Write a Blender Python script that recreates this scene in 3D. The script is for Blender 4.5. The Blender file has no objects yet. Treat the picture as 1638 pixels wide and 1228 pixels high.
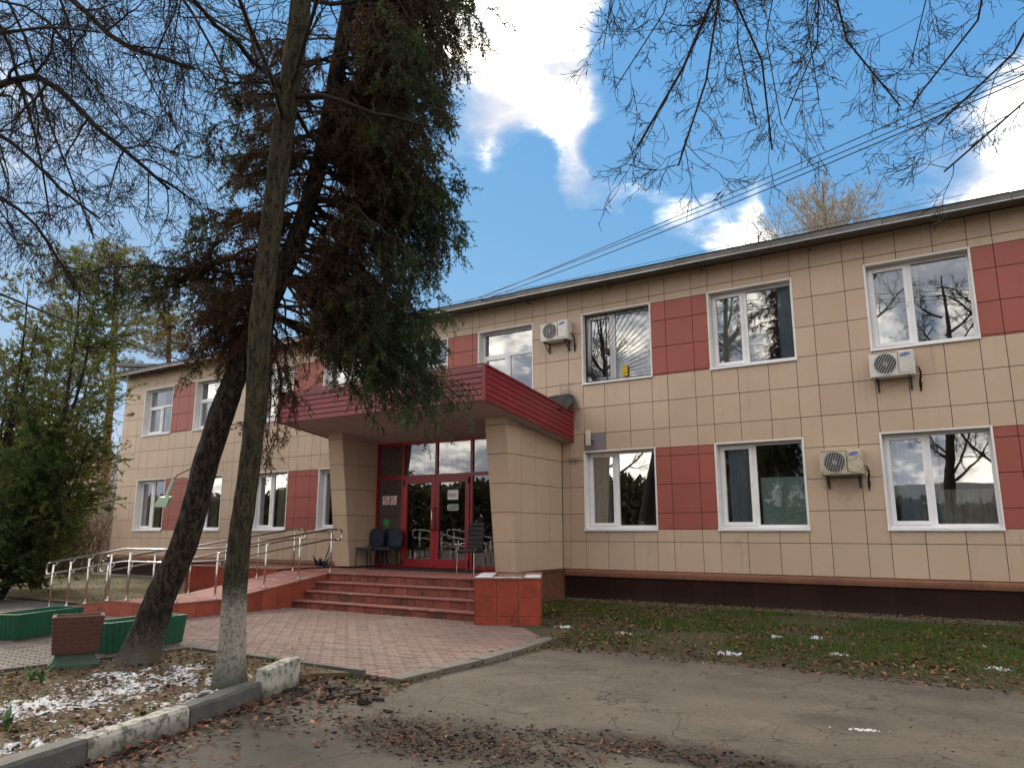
import bpy, math
import numpy as np
from mathutils import Vector, Matrix
rng = np.random.default_rng(7)
S = bpy.context.scene
COL = S.collection
# ------------------------------------------------------------------ camera
W, H, F = 1638, 1228, 1182.3
CAM = np.array([0., -15.0643, 1.5041])
FW = np.array([-.52885878, .82570289, .19627309]); RT = np.array([.84214583, .53924953, .00059266]); UP = np.array([.10535081, -.165604, .98054909])
def ray(px, py): return FW + RT*(px-W/2)/F - UP*(py-H/2)/F
def U(px, py, d): return CAM + d*ray(px, py)
def YP(px, py, y): r = ray(px, py); return CAM + r*((y-CAM[1])/r[1])
def XP(px, py, x): r = ray(px, py); return CAM + r*((x-CAM[0])/r[0])
def ZP(px, py, z): r = ray(px, py); return CAM + r*((z-CAM[2])/r[2])
def proj(p):
    d = np.asarray(p, float)-CAM; k = d@FW
    return (W/2+F*(d@RT)/k, H/2-F*(d@UP)/k, k)
cd = bpy.data.cameras.new('camera'); cam = bpy.data.objects.new('camera', cd); COL.objects.link(cam)
cd.sensor_width = 36; cd.lens = F/W*36; cd.clip_start = .05; cd.clip_end = 3000
M = Matrix((tuple(RT), tuple(UP), tuple(-FW))).transposed().to_4x4(); M.translation = CAM
cam.matrix_world = M
S.camera = cam
# ------------------------------------------------------------------ world: sky with broken clouds
SUN = np.array([-.86, .315, .475]); SUN /= np.linalg.norm(SUN)
SUN_EL = math.asin(SUN[2]); SUN_AZ = math.atan2(SUN[0], SUN[1])
world = bpy.data.worlds.new('World'); S.world = world; world.use_nodes = True
nt = world.node_tree; nt.nodes.clear(); N = nt.nodes.new; L = nt.links.new
def math_node(tree, op, a, b=None, c=None, clamp=False):
    n = tree.nodes.new('ShaderNodeMath'); n.operation = op; n.use_clamp = clamp
    for i, v in enumerate((a, b, c)):
        if v is None: continue
        if isinstance(v, (int, float)): n.inputs[i].default_value = v
        else: tree.links.new(v, n.inputs[i])
    return n.outputs[0]
out = N('ShaderNodeOutputWorld'); bg = N('ShaderNodeBackground'); L(bg.outputs[0], out.inputs[0])
bg.inputs[1].default_value = .05
sky = N('ShaderNodeTexSky'); sky.sky_type = 'NISHITA'; sky.sun_disc = False
sky.sun_elevation = SUN_EL; sky.sun_rotation = SUN_AZ; sky.altitude = 150; sky.air_density = 1.0; sky.dust_density = .1; sky.ozone_density = 2.5
tc = N('ShaderNodeTexCoord')
def wnoise(scale, detail, rough, off=(0, 0, 0), stretch=(1, 1, 1.8)):
    mp = N('ShaderNodeMapping'); mp.inputs['Location'].default_value = off; mp.inputs['Scale'].default_value = stretch
    L(tc.outputs['Generated'], mp.inputs[0])
    n = N('ShaderNodeTexNoise'); n.inputs['Scale'].default_value = scale; n.inputs['Detail'].default_value = detail; n.inputs['Roughness'].default_value = rough
    L(mp.outputs[0], n.inputs['Vector']); return n.outputs[0]
blobs = [(800, 40, 9, .5), (900, 90, 8, .5), (760, 215, 6, .42), (945, 285, 5, .4), (870, 170, 6, .36), (1190, 335, 5.5, .4), (1090, 355, 3.5, .3), (1280, 240, 4, .3), (1570, 240, 8, .5), (1640, 150, 7, .45),
         (30, 190, 7, .5), (640, 30, 6, .3), (1240, -40, 8, .34), (330, 30, 6, .22)]
dens = None
for px, py, rad, w in blobs:
    d = ray(px, py); d = d/np.linalg.norm(d)
    vm = N('ShaderNodeVectorMath'); vm.operation = 'DOT_PRODUCT'; L(tc.outputs['Generated'], vm.inputs[0]); vm.inputs[1].default_value = tuple(d)
    mr = N('ShaderNodeMapRange'); mr.interpolation_type = 'SMOOTHSTEP'; L(vm.outputs['Value'], mr.inputs[0])
    mr.inputs[1].default_value = math.cos(math.radians(rad)); mr.inputs[2].default_value = 1; mr.inputs[3].default_value = 0; mr.inputs[4].default_value = w*.6
    dens = mr.outputs[0] if dens is None else math_node(nt, 'MAXIMUM', dens, mr.outputs[0])
gaps = [(1350, 150, 13), (1150, 130, 10), (780, 430, 13), (1000, 430, 11), (1400, 270, 9), (1090, 215, 8), (250, 220, 14), (330, 340, 13), (110, 400, 13), (200, 80, 12), (620, 280, 11), (480, 170, 12), (550, 450, 13), (1480, 70, 9), (1330, 300, 7), (1020, 150, 5), (0, 560, 15), (60, 300, 11), (150, 560, 14), (20, 420, 14), (-100, 450, 16), (300, 480, 13), (420, 330, 12), (1130, 280, 6), (1250, 130, 9), (835, 262, 4), (1010, 70, 5), (1000, 240, 4.5), (700, 330, 8), (1100, 330, 4.5), (1440, 200, 6)]
gp = None
for px, py, rad in gaps:
    d = ray(px, py); d = d/np.linalg.norm(d)
    vm = N('ShaderNodeVectorMath'); vm.operation = 'DOT_PRODUCT'; L(tc.outputs['Generated'], vm.inputs[0]); vm.inputs[1].default_value = tuple(d)
    mr = N('ShaderNodeMapRange'); mr.interpolation_type = 'SMOOTHSTEP'; L(vm.outputs['Value'], mr.inputs[0])
    mr.inputs[1].default_value = math.cos(math.radians(rad)); mr.inputs[2].default_value = math.cos(math.radians(rad*.35)); mr.inputs[3].default_value = 0; mr.inputs[4].default_value = .7
    gp = mr.outputs[0] if gp is None else math_node(nt, 'MAXIMUM', gp, mr.outputs[0])
dens = math_node(nt, 'SUBTRACT', dens, gp)
n1 = wnoise(7, 8, .58, (3.1, .4, 1.7)); n2 = wnoise(2.2, 4, .5, (8.3, 1.2, 4.4)); n3 = wnoise(6, 7, .62, (1.3, 6.2, 2.2))
tot = math_node(nt, 'ADD', dens, math_node(nt, 'MULTIPLY_ADD', n1, 1.15, math_node(nt, 'MULTIPLY_ADD', n2, .55, .12)))
cm = N('ShaderNodeMapRange'); cm.interpolation_type = 'SMOOTHSTEP'; L(tot, cm.inputs[0]); cm.inputs[1].default_value = .56; cm.inputs[2].default_value = 1.12
cr = N('ShaderNodeValToRGB'); L(math_node(nt, 'MULTIPLY_ADD', n3, 2.1, math_node(nt, 'MULTIPLY_ADD', tot, .2, -.82)), cr.inputs[0]); e = cr.color_ramp.elements
e[0].position = .26; e[0].color = (3.3, 3.3, 3.55, 1); e[1].position = .66; e[1].color = (21, 19, 16, 1); e2 = e.new(.4); e2.color = (4.5, 4.4, 4.5, 1)
mx = N('ShaderNodeMix'); mx.data_type = 'RGBA'; L(math_node(nt, 'MULTIPLY', cm.outputs[0], .93), mx.inputs['Factor'])
SX = N('ShaderNodeSeparateXYZ'); L(sky.outputs[0], SX.inputs[0]); SKYGAIN = N('ShaderNodeCombineXYZ')
for ch, (gain, pw) in enumerate(((.5, .72), (1.17, .34), (2.5, .1))): L(math_node(nt, 'MULTIPLY', math_node(nt, 'POWER', SX.outputs[ch], pw), gain), SKYGAIN.inputs[ch])
L(SKYGAIN.outputs[0], mx.inputs['A']); L(cr.outputs[0], mx.inputs['B']); L(mx.outputs['Result'], bg.inputs[0])
sd = bpy.data.lights.new('sun', 'SUN'); sd.energy = 1.0; sd.angle = math.radians(14); sd.color = (1, .88, .72)
sun = bpy.data.objects.new('sun', sd); COL.objects.link(sun); sun.rotation_euler = Vector(tuple(SUN)).to_track_quat('Z', 'Y').to_euler()
sun.location = (-30, 10, 30)
S.view_settings.view_transform = 'Standard'; S.view_settings.look = 'None'; S.view_settings.gamma = 1; S.view_settings.exposure = 2.42
S.render.engine = 'CYCLES'; S.cycles.max_bounces = 6; S.cycles.diffuse_bounces = 3; S.cycles.glossy_bounces = 3; S.cycles.transparent_max_bounces = 8
# ------------------------------------------------------------------ materials
MATS = {}
def pm(name, c1, c2=None, scale=3., rough=.8, bump=.15, bscale=60., var=.12, metal=0., spec=.35, stains=(), attr=None, speck=0, coat=0):
    m = bpy.data.materials.new(name); m.use_nodes = True; t = m.node_tree; nd = t.nodes; lk = t.links.new
    b = nd['Principled BSDF']; b.inputs['Roughness'].default_value = rough; b.inputs['Metallic'].default_value = metal; b.inputs['Specular IOR Level'].default_value = spec
    b.inputs['Coat Weight'].default_value = coat
    geo = nd.new('ShaderNodeNewGeometry'); oi = nd.new('ShaderNodeObjectInfo')
    def noise(s, d=6, r=.6):
        n = nd.new('ShaderNodeTexNoise'); n.inputs['Scale'].default_value = s; n.inputs['Detail'].default_value = d; n.inputs['Roughness'].default_value = r; lk(geo.outputs['Position'], n.inputs['Vector']); return n.outputs[0]
    def mix(f, a, bb, typ='MIX'):
        n = nd.new('ShaderNodeMix'); n.data_type = 'RGBA'; n.blend_type = typ
        for s, v in (('Factor', f), ('A', a), ('B', bb)):
            sk = n.inputs[s] if s == 'Factor' else [i for i in n.inputs if i.name == s and i.type == 'RGBA'][0]
            if isinstance(v, (int, float)): sk.default_value = v
            elif isinstance(v, tuple): sk.default_value = (*v, 1)
            else: lk(v, sk)
        return [o for o in n.outputs if o.type == 'RGBA'][0]
    def rampf(x, a, bb):
        n = nd.new('ShaderNodeMapRange'); n.interpolation_type = 'SMOOTHSTEP'; lk(x, n.inputs[0]); n.inputs[1].default_value = a; n.inputs[2].default_value = bb; return n.outputs[0]
    if attr:
        at = nd.new('ShaderNodeAttribute'); at.attribute_name = attr; col = at.outputs['Color']
        if c2 is not None: col = mix(rampf(noise(scale), .4, .7), col, c2)
    else:
        col = mix(rampf(noise(scale), .3, .7), c1, c2 if c2 else c1)
    if var:
        r = math_node(t, 'FRACT', math_node(t, 'ADD', oi.outputs['Random'], geo.outputs['Random Per Island']))
        v = math_node(t, 'MULTIPLY_ADD', r, 2*var, 1-var)
        cx = nd.new('ShaderNodeCombineXYZ'); [lk(v, cx.inputs[i]) for i in range(3)]
        col = mix(1., col, cx.outputs[0], 'MULTIPLY')
    if speck:
        col = mix(math_node(t, 'MULTIPLY', rampf(noise(260, 2, .5), .56, .66), speck), col, tuple(.35*x for x in c1))
        col = mix(math_node(t, 'MULTIPLY', rampf(noise(330, 2, .5), .58, .68), speck), col, tuple(min(1, 1.5*x) for x in c1))
    for fn in stains: col = fn(t, nd, lk, col, noise, mix, rampf, geo)
    lk(col, b.inputs['Base Color'])
    if bump:
        bn = nd.new('ShaderNodeBump'); bn.inputs['Strength'].default_value = bump; bn.inputs['Distance'].default_value = .01; lk(noise(bscale, 8, .65), bn.inputs['Height']); lk(bn.outputs[0], b.inputs['Normal'])
    if attr and name != 'leaf_litter':
        ou = [n for n in nd if n.type == 'OUTPUT_MATERIAL'][0]; tl = nd.new('ShaderNodeBsdfTranslucent'); ms = nd.new('ShaderNodeMixShader'); ms.inputs[0].default_value = .45; lk(col, tl.inputs[0]); lk(b.outputs[0], ms.inputs[1]); lk(tl.outputs[0], ms.inputs[2]); lk(ms.outputs[0], ou.inputs[0])
    MATS[name] = m; return m
def sep(t, lk, geo):
    s = t.nodes.new('ShaderNodeSeparateXYZ'); lk(geo.outputs['Position'], s.inputs[0]); return s.outputs
def st_noise(color, scale, a, b, amt=1., detail=8):
    def f(t, nd, lk, col, noise, mix, rampf, geo): return mix(math_node(t, 'MULTIPLY', rampf(noise(scale, detail, .62), a, b), amt), col, color)
    return f
def st_spot(color, c, r, amt=.8, ns=4., edge=.5):
    def f(t, nd, lk, col, noise, mix, rampf, geo):
        vd = nd.new('ShaderNodeVectorMath'); vd.operation = 'SUBTRACT'; lk(geo.outputs['Position'], vd.inputs[0]); vd.inputs[1].default_value = c
        vs = nd.new('ShaderNodeVectorMath'); vs.operation = 'DIVIDE'; lk(vd.outputs[0], vs.inputs[0]); vs.inputs[1].default_value = r
        ln = nd.new('ShaderNodeVectorMath'); ln.operation = 'LENGTH'; lk(vs.outputs[0], ln.inputs[0])
        d = math_node(t, 'MULTIPLY_ADD', noise(ns, 8, .7), -1.6, ln.outputs['Value'])
        return mix(math_node(t, 'MULTIPLY', rampf(d, .2, .2-edge), amt), col, color)
    return f
def st_cracks(color, scale, w, amt=.8, nz=.5):
    def f(t, nd, lk, col, noise, mix, rampf, geo):
        nn = nd.new('ShaderNodeTexNoise'); nn.inputs['Scale'].default_value = 1.6; nn.inputs['Detail'].default_value = 6; lk(geo.outputs['Position'], nn.inputs['Vector'])
        ad = nd.new('ShaderNodeVectorMath'); ad.operation = 'MULTIPLY_ADD'; lk(nn.outputs['Color'], ad.inputs[0]); ad.inputs[1].default_value = (nz,)*3; lk(geo.outputs['Position'], ad.inputs[2])
        v = nd.new('ShaderNodeTexVoronoi'); v.feature = 'DISTANCE_TO_EDGE'; v.inputs['Scale'].default_value = scale; lk(ad.outputs[0], v.inputs['Vector'])
        return mix(math_node(t, 'MULTIPLY', math_node(t, 'MULTIPLY', rampf(v.outputs['Distance'], w, 0.), amt), rampf(noise(.55, 3, .5), .4, .52)), col, color)
    return f
def st_streak(color, amt):
    def f(t, nd, lk, col, noise, mix, rampf, geo):
        mp = nd.new('ShaderNodeMapping'); mp.inputs['Scale'].default_value = (9, 9, .35); lk(geo.outputs['Position'], mp.inputs[0])
        n = nd.new('ShaderNodeTexNoise'); n.inputs['Scale'].default_value = 1.; n.inputs['Detail'].default_value = 8; n.inputs['Roughness'].default_value = .7; lk(mp.outputs[0], n.inputs['Vector'])
        return mix(math_node(t, 'MULTIPLY', math_node(t, 'MULTIPLY', rampf(n.outputs[0], .55, .75), amt), rampf(noise(.5, 4, .6), .42, .62)), col, color)
    return f
def st_grain(color, sc, a, b, amt):
    def f(t, nd, lk, col, noise, mix, rampf, geo):
        mp = nd.new('ShaderNodeMapping'); mp.inputs['Scale'].default_value = sc; lk(geo.outputs['Position'], mp.inputs[0])
        n = nd.new('ShaderNodeTexNoise'); n.inputs['Scale'].default_value = 1.; n.inputs['Detail'].default_value = 6; n.inputs['Roughness'].default_value = .65; n.inputs['Distortion'].default_value = .6; lk(mp.outputs[0], n.inputs['Vector'])
        return mix(math_node(t, 'MULTIPLY', rampf(n.outputs[0], a, b), amt), col, color)
    return f
def st_band(color, axis, a, b, amt=1., ns=9., na=.25):
    def f(t, nd, lk, col, noise, mix, rampf, geo):
        z = math_node(t, 'MULTIPLY_ADD', noise(ns, 8, .7), na, sep(t, lk, geo)[axis])
        return mix(math_node(t, 'MULTIPLY', rampf(z, a, b), amt), col, color)
    return f
BE = (.5, .376, .28)
pm('tile_beige', BE, (.465, .345, .247), .7, rough=.42, bump=.05, bscale=300, var=.045, speck=.22, spec=.4,
   stains=(st_streak((.2, .15, .105), .8), st_spot((.05, .048, .03), (-8.1, 0, 4.3), (.5, .5, .75), .7, 5., .9), st_spot((.06, .055, .035), (-2.2, 0, 2.35), (.5, .5, .4), .3, 6., .9), st_noise((.2, .15, .1), 1.3, .62, .8, .35), st_spot((.07, .06, .05), (-7.95, 0, 3.1), (.3, .5, .12), .6, 9., .9)))
pm('tile_red', (.31, .082, .062), (.285, .075, .057), 1., rough=.45, bump=.05, bscale=300, var=.05, speck=.18, spec=.4)
pm('tile_grey', (.22, .2, .22), None, 1., rough=.5, speck=.2)
pm('plinth_dark', (.026, .011, .009), (.02, .008, .007), 1., rough=.6, spec=.12, bump=.05, bscale=200, var=.15, speck=.12, stains=(st_band((.035, .028, .02), 2, .42, .2, .5),))
pm('plinth_brown', (.15, .062, .04), (.08, .04, .028), 2., rough=.5, bump=.1, stains=(st_noise((.06, .05, .025), 3, .5, .75, .7),))
pm('ledge', (.21, .095, .06), (.16, .07, .045), 2., rough=.45, bump=.05, stains=(st_noise((.07, .05, .035), 5, .55, .75, .6),))
pm('joint', (.045, .036, .03), None, 4., rough=.95)
pm('white_pvc', (.78, .78, .8), (.72, .72, .73), 2., rough=.35, bump=.02, var=.03, stains=(st_noise((.42, .4, .37), 6, .62, .8, .45),))
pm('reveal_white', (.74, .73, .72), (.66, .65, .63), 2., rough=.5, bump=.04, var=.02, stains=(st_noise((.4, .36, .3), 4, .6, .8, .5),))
pm('reveal_shaded', (.5, .47, .42), (.42, .4, .36), 2., rough=.6, bump=.04, var=.02)  # darker version of the white reveal, shade under the lintel put into the colour
pm('room', (.3, .28, .25), None, 1., rough=.9)
pm('room_floor', (.13, .1, .08), None, 1., rough=.6)
pm('curtain', (.62, .6, .56), (.52, .5, .46), 3., rough=.9, var=.2)
pm('curtain_blue', (.42, .5, .6), (.35, .42, .53), 3., rough=.9, var=.1)
pm('film', (.46, .58, .58), (.4, .52, .52), 5., rough=.3, bump=.5, bscale=9)
pm('metal_fascia', (.16, .16, .16), (.1, .1, .1), 3., rough=.45, metal=.5, stains=(st_noise((.2, .07, .04), 2.2, .66, .8, .7),))
pm('metal_light', (.45, .45, .45), (.33, .33, .33), 4., rough=.4, metal=.7)
pm('soffit_board', (.12, .105, .09), (.09, .078, .066), 3., rough=.8, var=.15)
pm('roof_sheet', (.13, .13, .13), (.1, .1, .1), 2., rough=.6, metal=.3)
pm('siding', (.2, .014, .026), (.165, .011, .02), 2.5, rough=.33, bump=.04, bscale=40, var=.12, spec=.45, stains=(st_noise((.09, .02, .02), 4, .6, .8, .5),))
pm('soffit_plaster', (.42, .36, .33), (.33, .28, .26), 1.4, rough=.8, bump=.1, bscale=20, stains=(st_noise((.2, .15, .13), 2.2, .58, .75, .6),))
pm('door_red', (.3, .012, .018), (.25, .01, .015), 2., rough=.3, bump=.02, spec=.5)
pm('black_felt', (.02, .02, .022), (.045, .045, .045), 5., rough=.7, bump=.6, bscale=12)
RED = (.3, .05, .025)
pm('step_red', (.25, .07, .055), (.19, .05, .038), 3., rough=.7, bump=.25, bscale=30, var=.22, stains=(st_noise((.05, .028, .02), 4, .46, .66, .8), st_noise((.5, .42, .4), 7, .66, .78, .3)))
pm('tread_red', (.24, .092, .078), (.2, .074, .062), 3., rough=.7, bump=.3, bscale=45, var=.14, stains=(st_noise((.5, .42, .42), 3, .58, .72, .4), st_noise((.1, .06, .05), 5, .62, .75, .6)))
pm('pedestal_red', RED, (.22, .032, .017), 3., rough=.55, bump=.3, bscale=25, var=.12, stains=(st_noise((.36, .1, .05), 5, .58, .75, .7), st_noise((.06, .03, .018), 3, .54, .7, .75), st_band((.09, .035, .02), 2, .2, .0, .6)))
pm('ramp_red', (.3, .07, .04), (.24, .05, .03), 2.5, rough=.6, bump=.25, bscale=30, var=.18, stains=(st_noise((.05, .026, .02), 2.4, .54, .72, .85), st_band((.08, .035, .024), 2, .25, .02, .5)))
pm('mortar', (.35, .27, .18), (.24, .18, .12), 12., rough=.95, bump=.5, bscale=60)
pm('concrete', (.27, .255, .235), (.2, .19, .175), 4., rough=.9, bump=.4, bscale=50, stains=(st_noise((.1, .095, .085), 5, .55, .75, .6),))
pm('edging', (.15, .135, .115), (.11, .1, .085), 4., rough=.9, bump=.5, bscale=50, stains=(st_noise((.06, .052, .042), 5, .52, .72, .7),))
pm('kerb_white', (.42, .41, .37), (.3, .29, .26), 6., rough=.85, bump=.7, bscale=45, stains=(st_noise((.1, .1, .08), 13, .47, .6, .9), st_noise((.07, .075, .045), 3, .54, .7, .75), st_band((.06, .06, .045), 2, .14, .06, .6, 12., .06)))
pm('kerb_black', (.055, .058, .056), (.085, .085, .08), 6., rough=.8, bump=.6, bscale=45, stains=(st_noise((.2, .2, .18), 14, .62, .75, .5),))
pm('snow', (.6, .62, .66), (.42, .43, .45), 6., rough=.75, bump=.8, bscale=60, var=0)
pm('green_paint', (.007, .088, .046), (.008, .068, .036), 4., rough=.5, bump=.35, bscale=35, var=.05, stains=(st_noise((.03, .07, .05), 9, .55, .75, .6), st_noise((.13, .12, .1), 21, .63, .7, .75), st_band((.03, .035, .025), 2, .17, .06, .7, 14., .06)))
pm('green_concrete', (.035, .085, .06), (.055, .075, .062), 6., rough=.8, bump=.5, bscale=30, stains=(st_noise((.05, .06, .05), 5, .5, .7, .6),))
pm('bin_brick', (.085, .028, .019), (.065, .021, .015), 6., rough=.6, bump=.3, bscale=50, var=.12)
pm('bin_joint', (.16, .1, .075), (.12, .075, .055), 10., rough=.9, bump=.3)
pm('soil', (.075, .052, .034), (.12, .09, .05), 4., rough=1., bump=1., bscale=30, var=0, stains=(st_noise((.12, .13, .04), 2.5, .55, .72, .6),))
pm('asphalt', (.1, .083, .065), (.078, .065, .051), 1.1, rough=.85, bump=.9, bscale=90, var=0, spec=.3, speck=.6,
   stains=(st_noise((.055, .045, .035), .9, .46, .68, .75), st_noise((.15, .125, .098), 1.9, .52, .74, .5), st_noise((.06, .05, .04), 5., .56, .72, .45), st_grain((.035, .03, .024), (34, 34, 34), .5, .68, .45), st_grain((.22, .195, .16), (62, 62, 62), .62, .7, .5), st_spot((.052, .049, .041), (-5.2, -11.9, 0), (2.4, 1.6, 1), .8, 1.2, .5), st_cracks((.02, .016, .013), 1.5, .016, .95, .6), st_cracks((.03, .024, .02), 6., .03, .75, .3),
           st_spot((.02, .015, .011), (-3.6, -10.3, 0), (1.5, .75, 1), .9, 3., .7), st_spot((.02, .015, .011), (-2.1, -9.7, 0), (1.4, .4, 1), .85, 4., .6), st_spot((.055, .046, .037), (-1.2, -8.2, 0), (.5, .32, 1), .8, 5., .4), st_spot((.06, .05, .04), (-2.7, -7.6, 0), (1.1, .35, 1), .6, 3., .6)))
pm('asphalt_dark', (.075, .078, .078), (.06, .062, .062), 2., rough=.8, bump=.5, bscale=100, var=0)
pm('earth', (.09, .085, .04), (.11, .085, .05), 1.2, rough=1., bump=.8, bscale=20, var=0, stains=(st_noise((.15, .12, .06), 3., .52, .7, .7),))
pm('lawn_soil', (.035, .042, .016), (.055, .04, .022), 1.5, rough=1., bump=1., bscale=25, var=0, stains=(st_noise((.07, .042, .024), 3., .5, .68, .8),))
pm('apron', (.12, .1, .08), (.09, .075, .055), 2.5, rough=.95, bump=.7, bscale=30, var=0, stains=(st_noise((.06, .05, .03), 3, .5, .7, .8),))
pm('paver', (.175, .112, .096), (.15, .102, .09), .8, rough=.85, bump=.35, bscale=110, var=.16, stains=(st_noise((.2, .165, .14), 1.2, .5, .72, .55), st_noise((.09, .065, .055), 2.3, .6, .75, .5)))
pm('paver_grey', (.16, .135, .115), (.13, .11, .095), .8, rough=.85, bump=.35, bscale=110, var=.14, stains=(st_noise((.09, .075, .06), 2.3, .58, .75, .5),))
pm('sand_joint', (.022, .017, .013), (.035, .026, .02), 5., rough=1.)
pm('steel', (.62, .6, .57), (.5, .48, .46), 3., rough=.26, metal=1., bump=.03, var=.05)
pm('chrome', (.6, .6, .6), None, 3., rough=.2, metal=1., bump=0)
pm('black_plastic', (.015, .015, .016), None, 3., rough=.4)
pm('rubber', (.018, .018, .019), (.03, .03, .03), 8., rough=.8, bump=.6, bscale=90)
pm('leather', (.014, .014, .017), (.02, .02, .023), 8., rough=.38, bump=.2, bscale=90)
pm('navy', (.022, .03, .055), (.016, .022, .04), 8., rough=.75, bump=.3, bscale=120)
pm('ac_white', (.62, .61, .57), (.55, .53, .48), 4., rough=.45, bump=.05, stains=(st_noise((.32, .26, .18), 9, .58, .75, .6),))
pm('ac_old', (.5, .46, .36), (.42, .37, .27), 5., rough=.55, bump=.1, stains=(st_noise((.2, .15, .08), 9, .5, .7, .8),))
pm('ac_dark', (.03, .03, .032), (.05, .05, .05), 9., rough=.6)
pm('ac_slat', (.28, .28, .27), (.2, .2, .2), 9., rough=.5)
pm('logo_blue', (.015, .07, .35), None, 3., rough=.4, bump=0, var=0)
pm('logo_white', (.75, .76, .8), None, 3., rough=.4, bump=0, var=0)
pm('sign_white', (.78, .76, .74), None, 3., rough=.5, bump=0, var=0)
pm('sign_red', (.5, .03, .03), None, 3., rough=.5, bump=0, var=0)
pm('sign_black', (.02, .02, .02), None, 3., rough=.5, bump=0, var=0)
pm('sign_green', (.0, .16, .06), None, 3., rough=.4, bump=0, var=0)
pm('sticker_green', (.03, .27, .05), None, 3., rough=.4, bump=0, var=0)
pm('yellow', (.75, .5, .02), None, 3., rough=.5, bump=0)
pm('lamp_cream', (.6, .58, .48), (.5, .47, .38), 6., rough=.5)
pm('lamp_green', (.42, .6, .47), (.36, .52, .4), 6., rough=.5)
pm('wire_black', (.012, .012, .014), None, 3., rough=.6, bump=0)
pm('pot_white', (.6, .58, .55), None, 3., rough=.5)
pm('plant', (.03, .09, .025), (.05, .12, .03), 8., rough=.6, var=.25)
pm('broom_green', (.02, .3, .05), None, 3., rough=.5)
pm('bark_spruce', (.055, .041, .03), (.026, .019, .014), 9., rough=1., bump=1., bscale=28, var=0, stains=(st_grain((.004, .003, .003), (26, 26, 9), .44, .56, .95), st_grain((.15, .135, .11), (55, 55, 30), .63, .7, .7), st_noise((.07, .06, .045), 30, .62, .72, .6), st_band((.17, .155, .135), 2, 1.0, .3, .7, 30., .8)))
pm('bark_lime', (.065, .055, .03), (.03, .025, .015), 8., rough=1., bump=1., bscale=32, var=0, stains=(st_grain((.006, .005, .003), (30, 30, 4), .45, .57, .92), st_grain((.13, .125, .1), (60, 60, 40), .64, .7, .6), st_noise((.045, .05, .015), 7, .55, .72, .6), st_band((.33, .315, .28), 2, 1.3, 1.0, .85, 26., .55), st_noise((.05, .043, .03), 38, .5, .6, .6), st_noise((.05, .043, .03), 12, .56, .68, .6), st_band((.04, .05, .035), 2, .6, .15, .9, 9., .3)))
pm('bark_dark', (.028, .022, .018), (.018, .014, .012), 10., rough=1., bump=.6, bscale=40, var=0)
pm('bark_pine', (.2, .1, .055), (.09, .05, .032), 4., rough=1., bump=.8, bscale=20, var=0)
pm('twig', (.022, .017, .014), (.03, .023, .018), 6., rough=1., bump=0, var=.2)
pm('twig_brown', (.13, .065, .045), (.08, .038, .028), 3., rough=1., bump=0, var=.3)
pm('twig_pale', (.3, .27, .22), (.24, .21, .17), 3., rough=1., bump=0, var=.3)
pm('foliage', None, None, 5., rough=.75, bump=0, var=.25, attr='Col', spec=.2)
pm('leaf_litter', None, None, 5., rough=.85, bump=0, var=.3, attr='Col', spec=.2)
pm('grass', None, None, 5., rough=.8, bump=0, var=.25, attr='Col', spec=.2)
pm('rubble', (.035, .028, .022), (.02, .016, .013), 6., rough=.95, bump=.5, bscale=60, var=.3)
pm('far_wall', (.33, .22, .15), (.28, .18, .12), 1., rough=.8)
pm('far_white', (.5, .48, .45), None, 1., rough=.8)
def glass(name, base, refl):
    m = bpy.data.materials.new(name); m.use_nodes = True; t = m.node_tree; t.nodes.clear()
    o = t.nodes.new('ShaderNodeOutputMaterial'); mxs = t.nodes.new('ShaderNodeMixShader'); tr = t.nodes.new('ShaderNodeBsdfTransparent'); gl = t.nodes.new('ShaderNodeBsdfGlossy')
    tr.inputs[0].default_value = (*base, 1); gl.inputs['Roughness'].default_value = .012; gl.inputs[0].default_value = (.95, .97, 1, 1)
    fr = t.nodes.new('ShaderNodeFresnel'); fr.inputs[0].default_value = 1.52
    f = math_node(t, 'MULTIPLY_ADD', fr.outputs[0], 1.6, refl, clamp=True)
    nz = t.nodes.new('ShaderNodeTexNoise'); nz.inputs['Scale'].default_value = 1.7; ge = t.nodes.new('ShaderNodeNewGeometry'); t.links.new(ge.outputs['Position'], nz.inputs['Vector'])
    bp = t.nodes.new('ShaderNodeBump'); bp.inputs['Strength'].default_value = .012; bp.inputs['Distance'].default_value = .05; t.links.new(nz.outputs[0], bp.inputs['Height']); t.links.new(bp.outputs[0], gl.inputs['Normal'])
    t.links.new(f, mxs.inputs[0]); t.links.new(tr.outputs[0], mxs.inputs[1]); t.links.new(gl.outputs[0], mxs.inputs[2]); t.links.new(mxs.outputs[0], o.inputs[0]); MATS[name] = m
glass('glass', (.8, .84, .82), .2)
glass('door_glass', (.6, .64, .6), .14)
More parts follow.
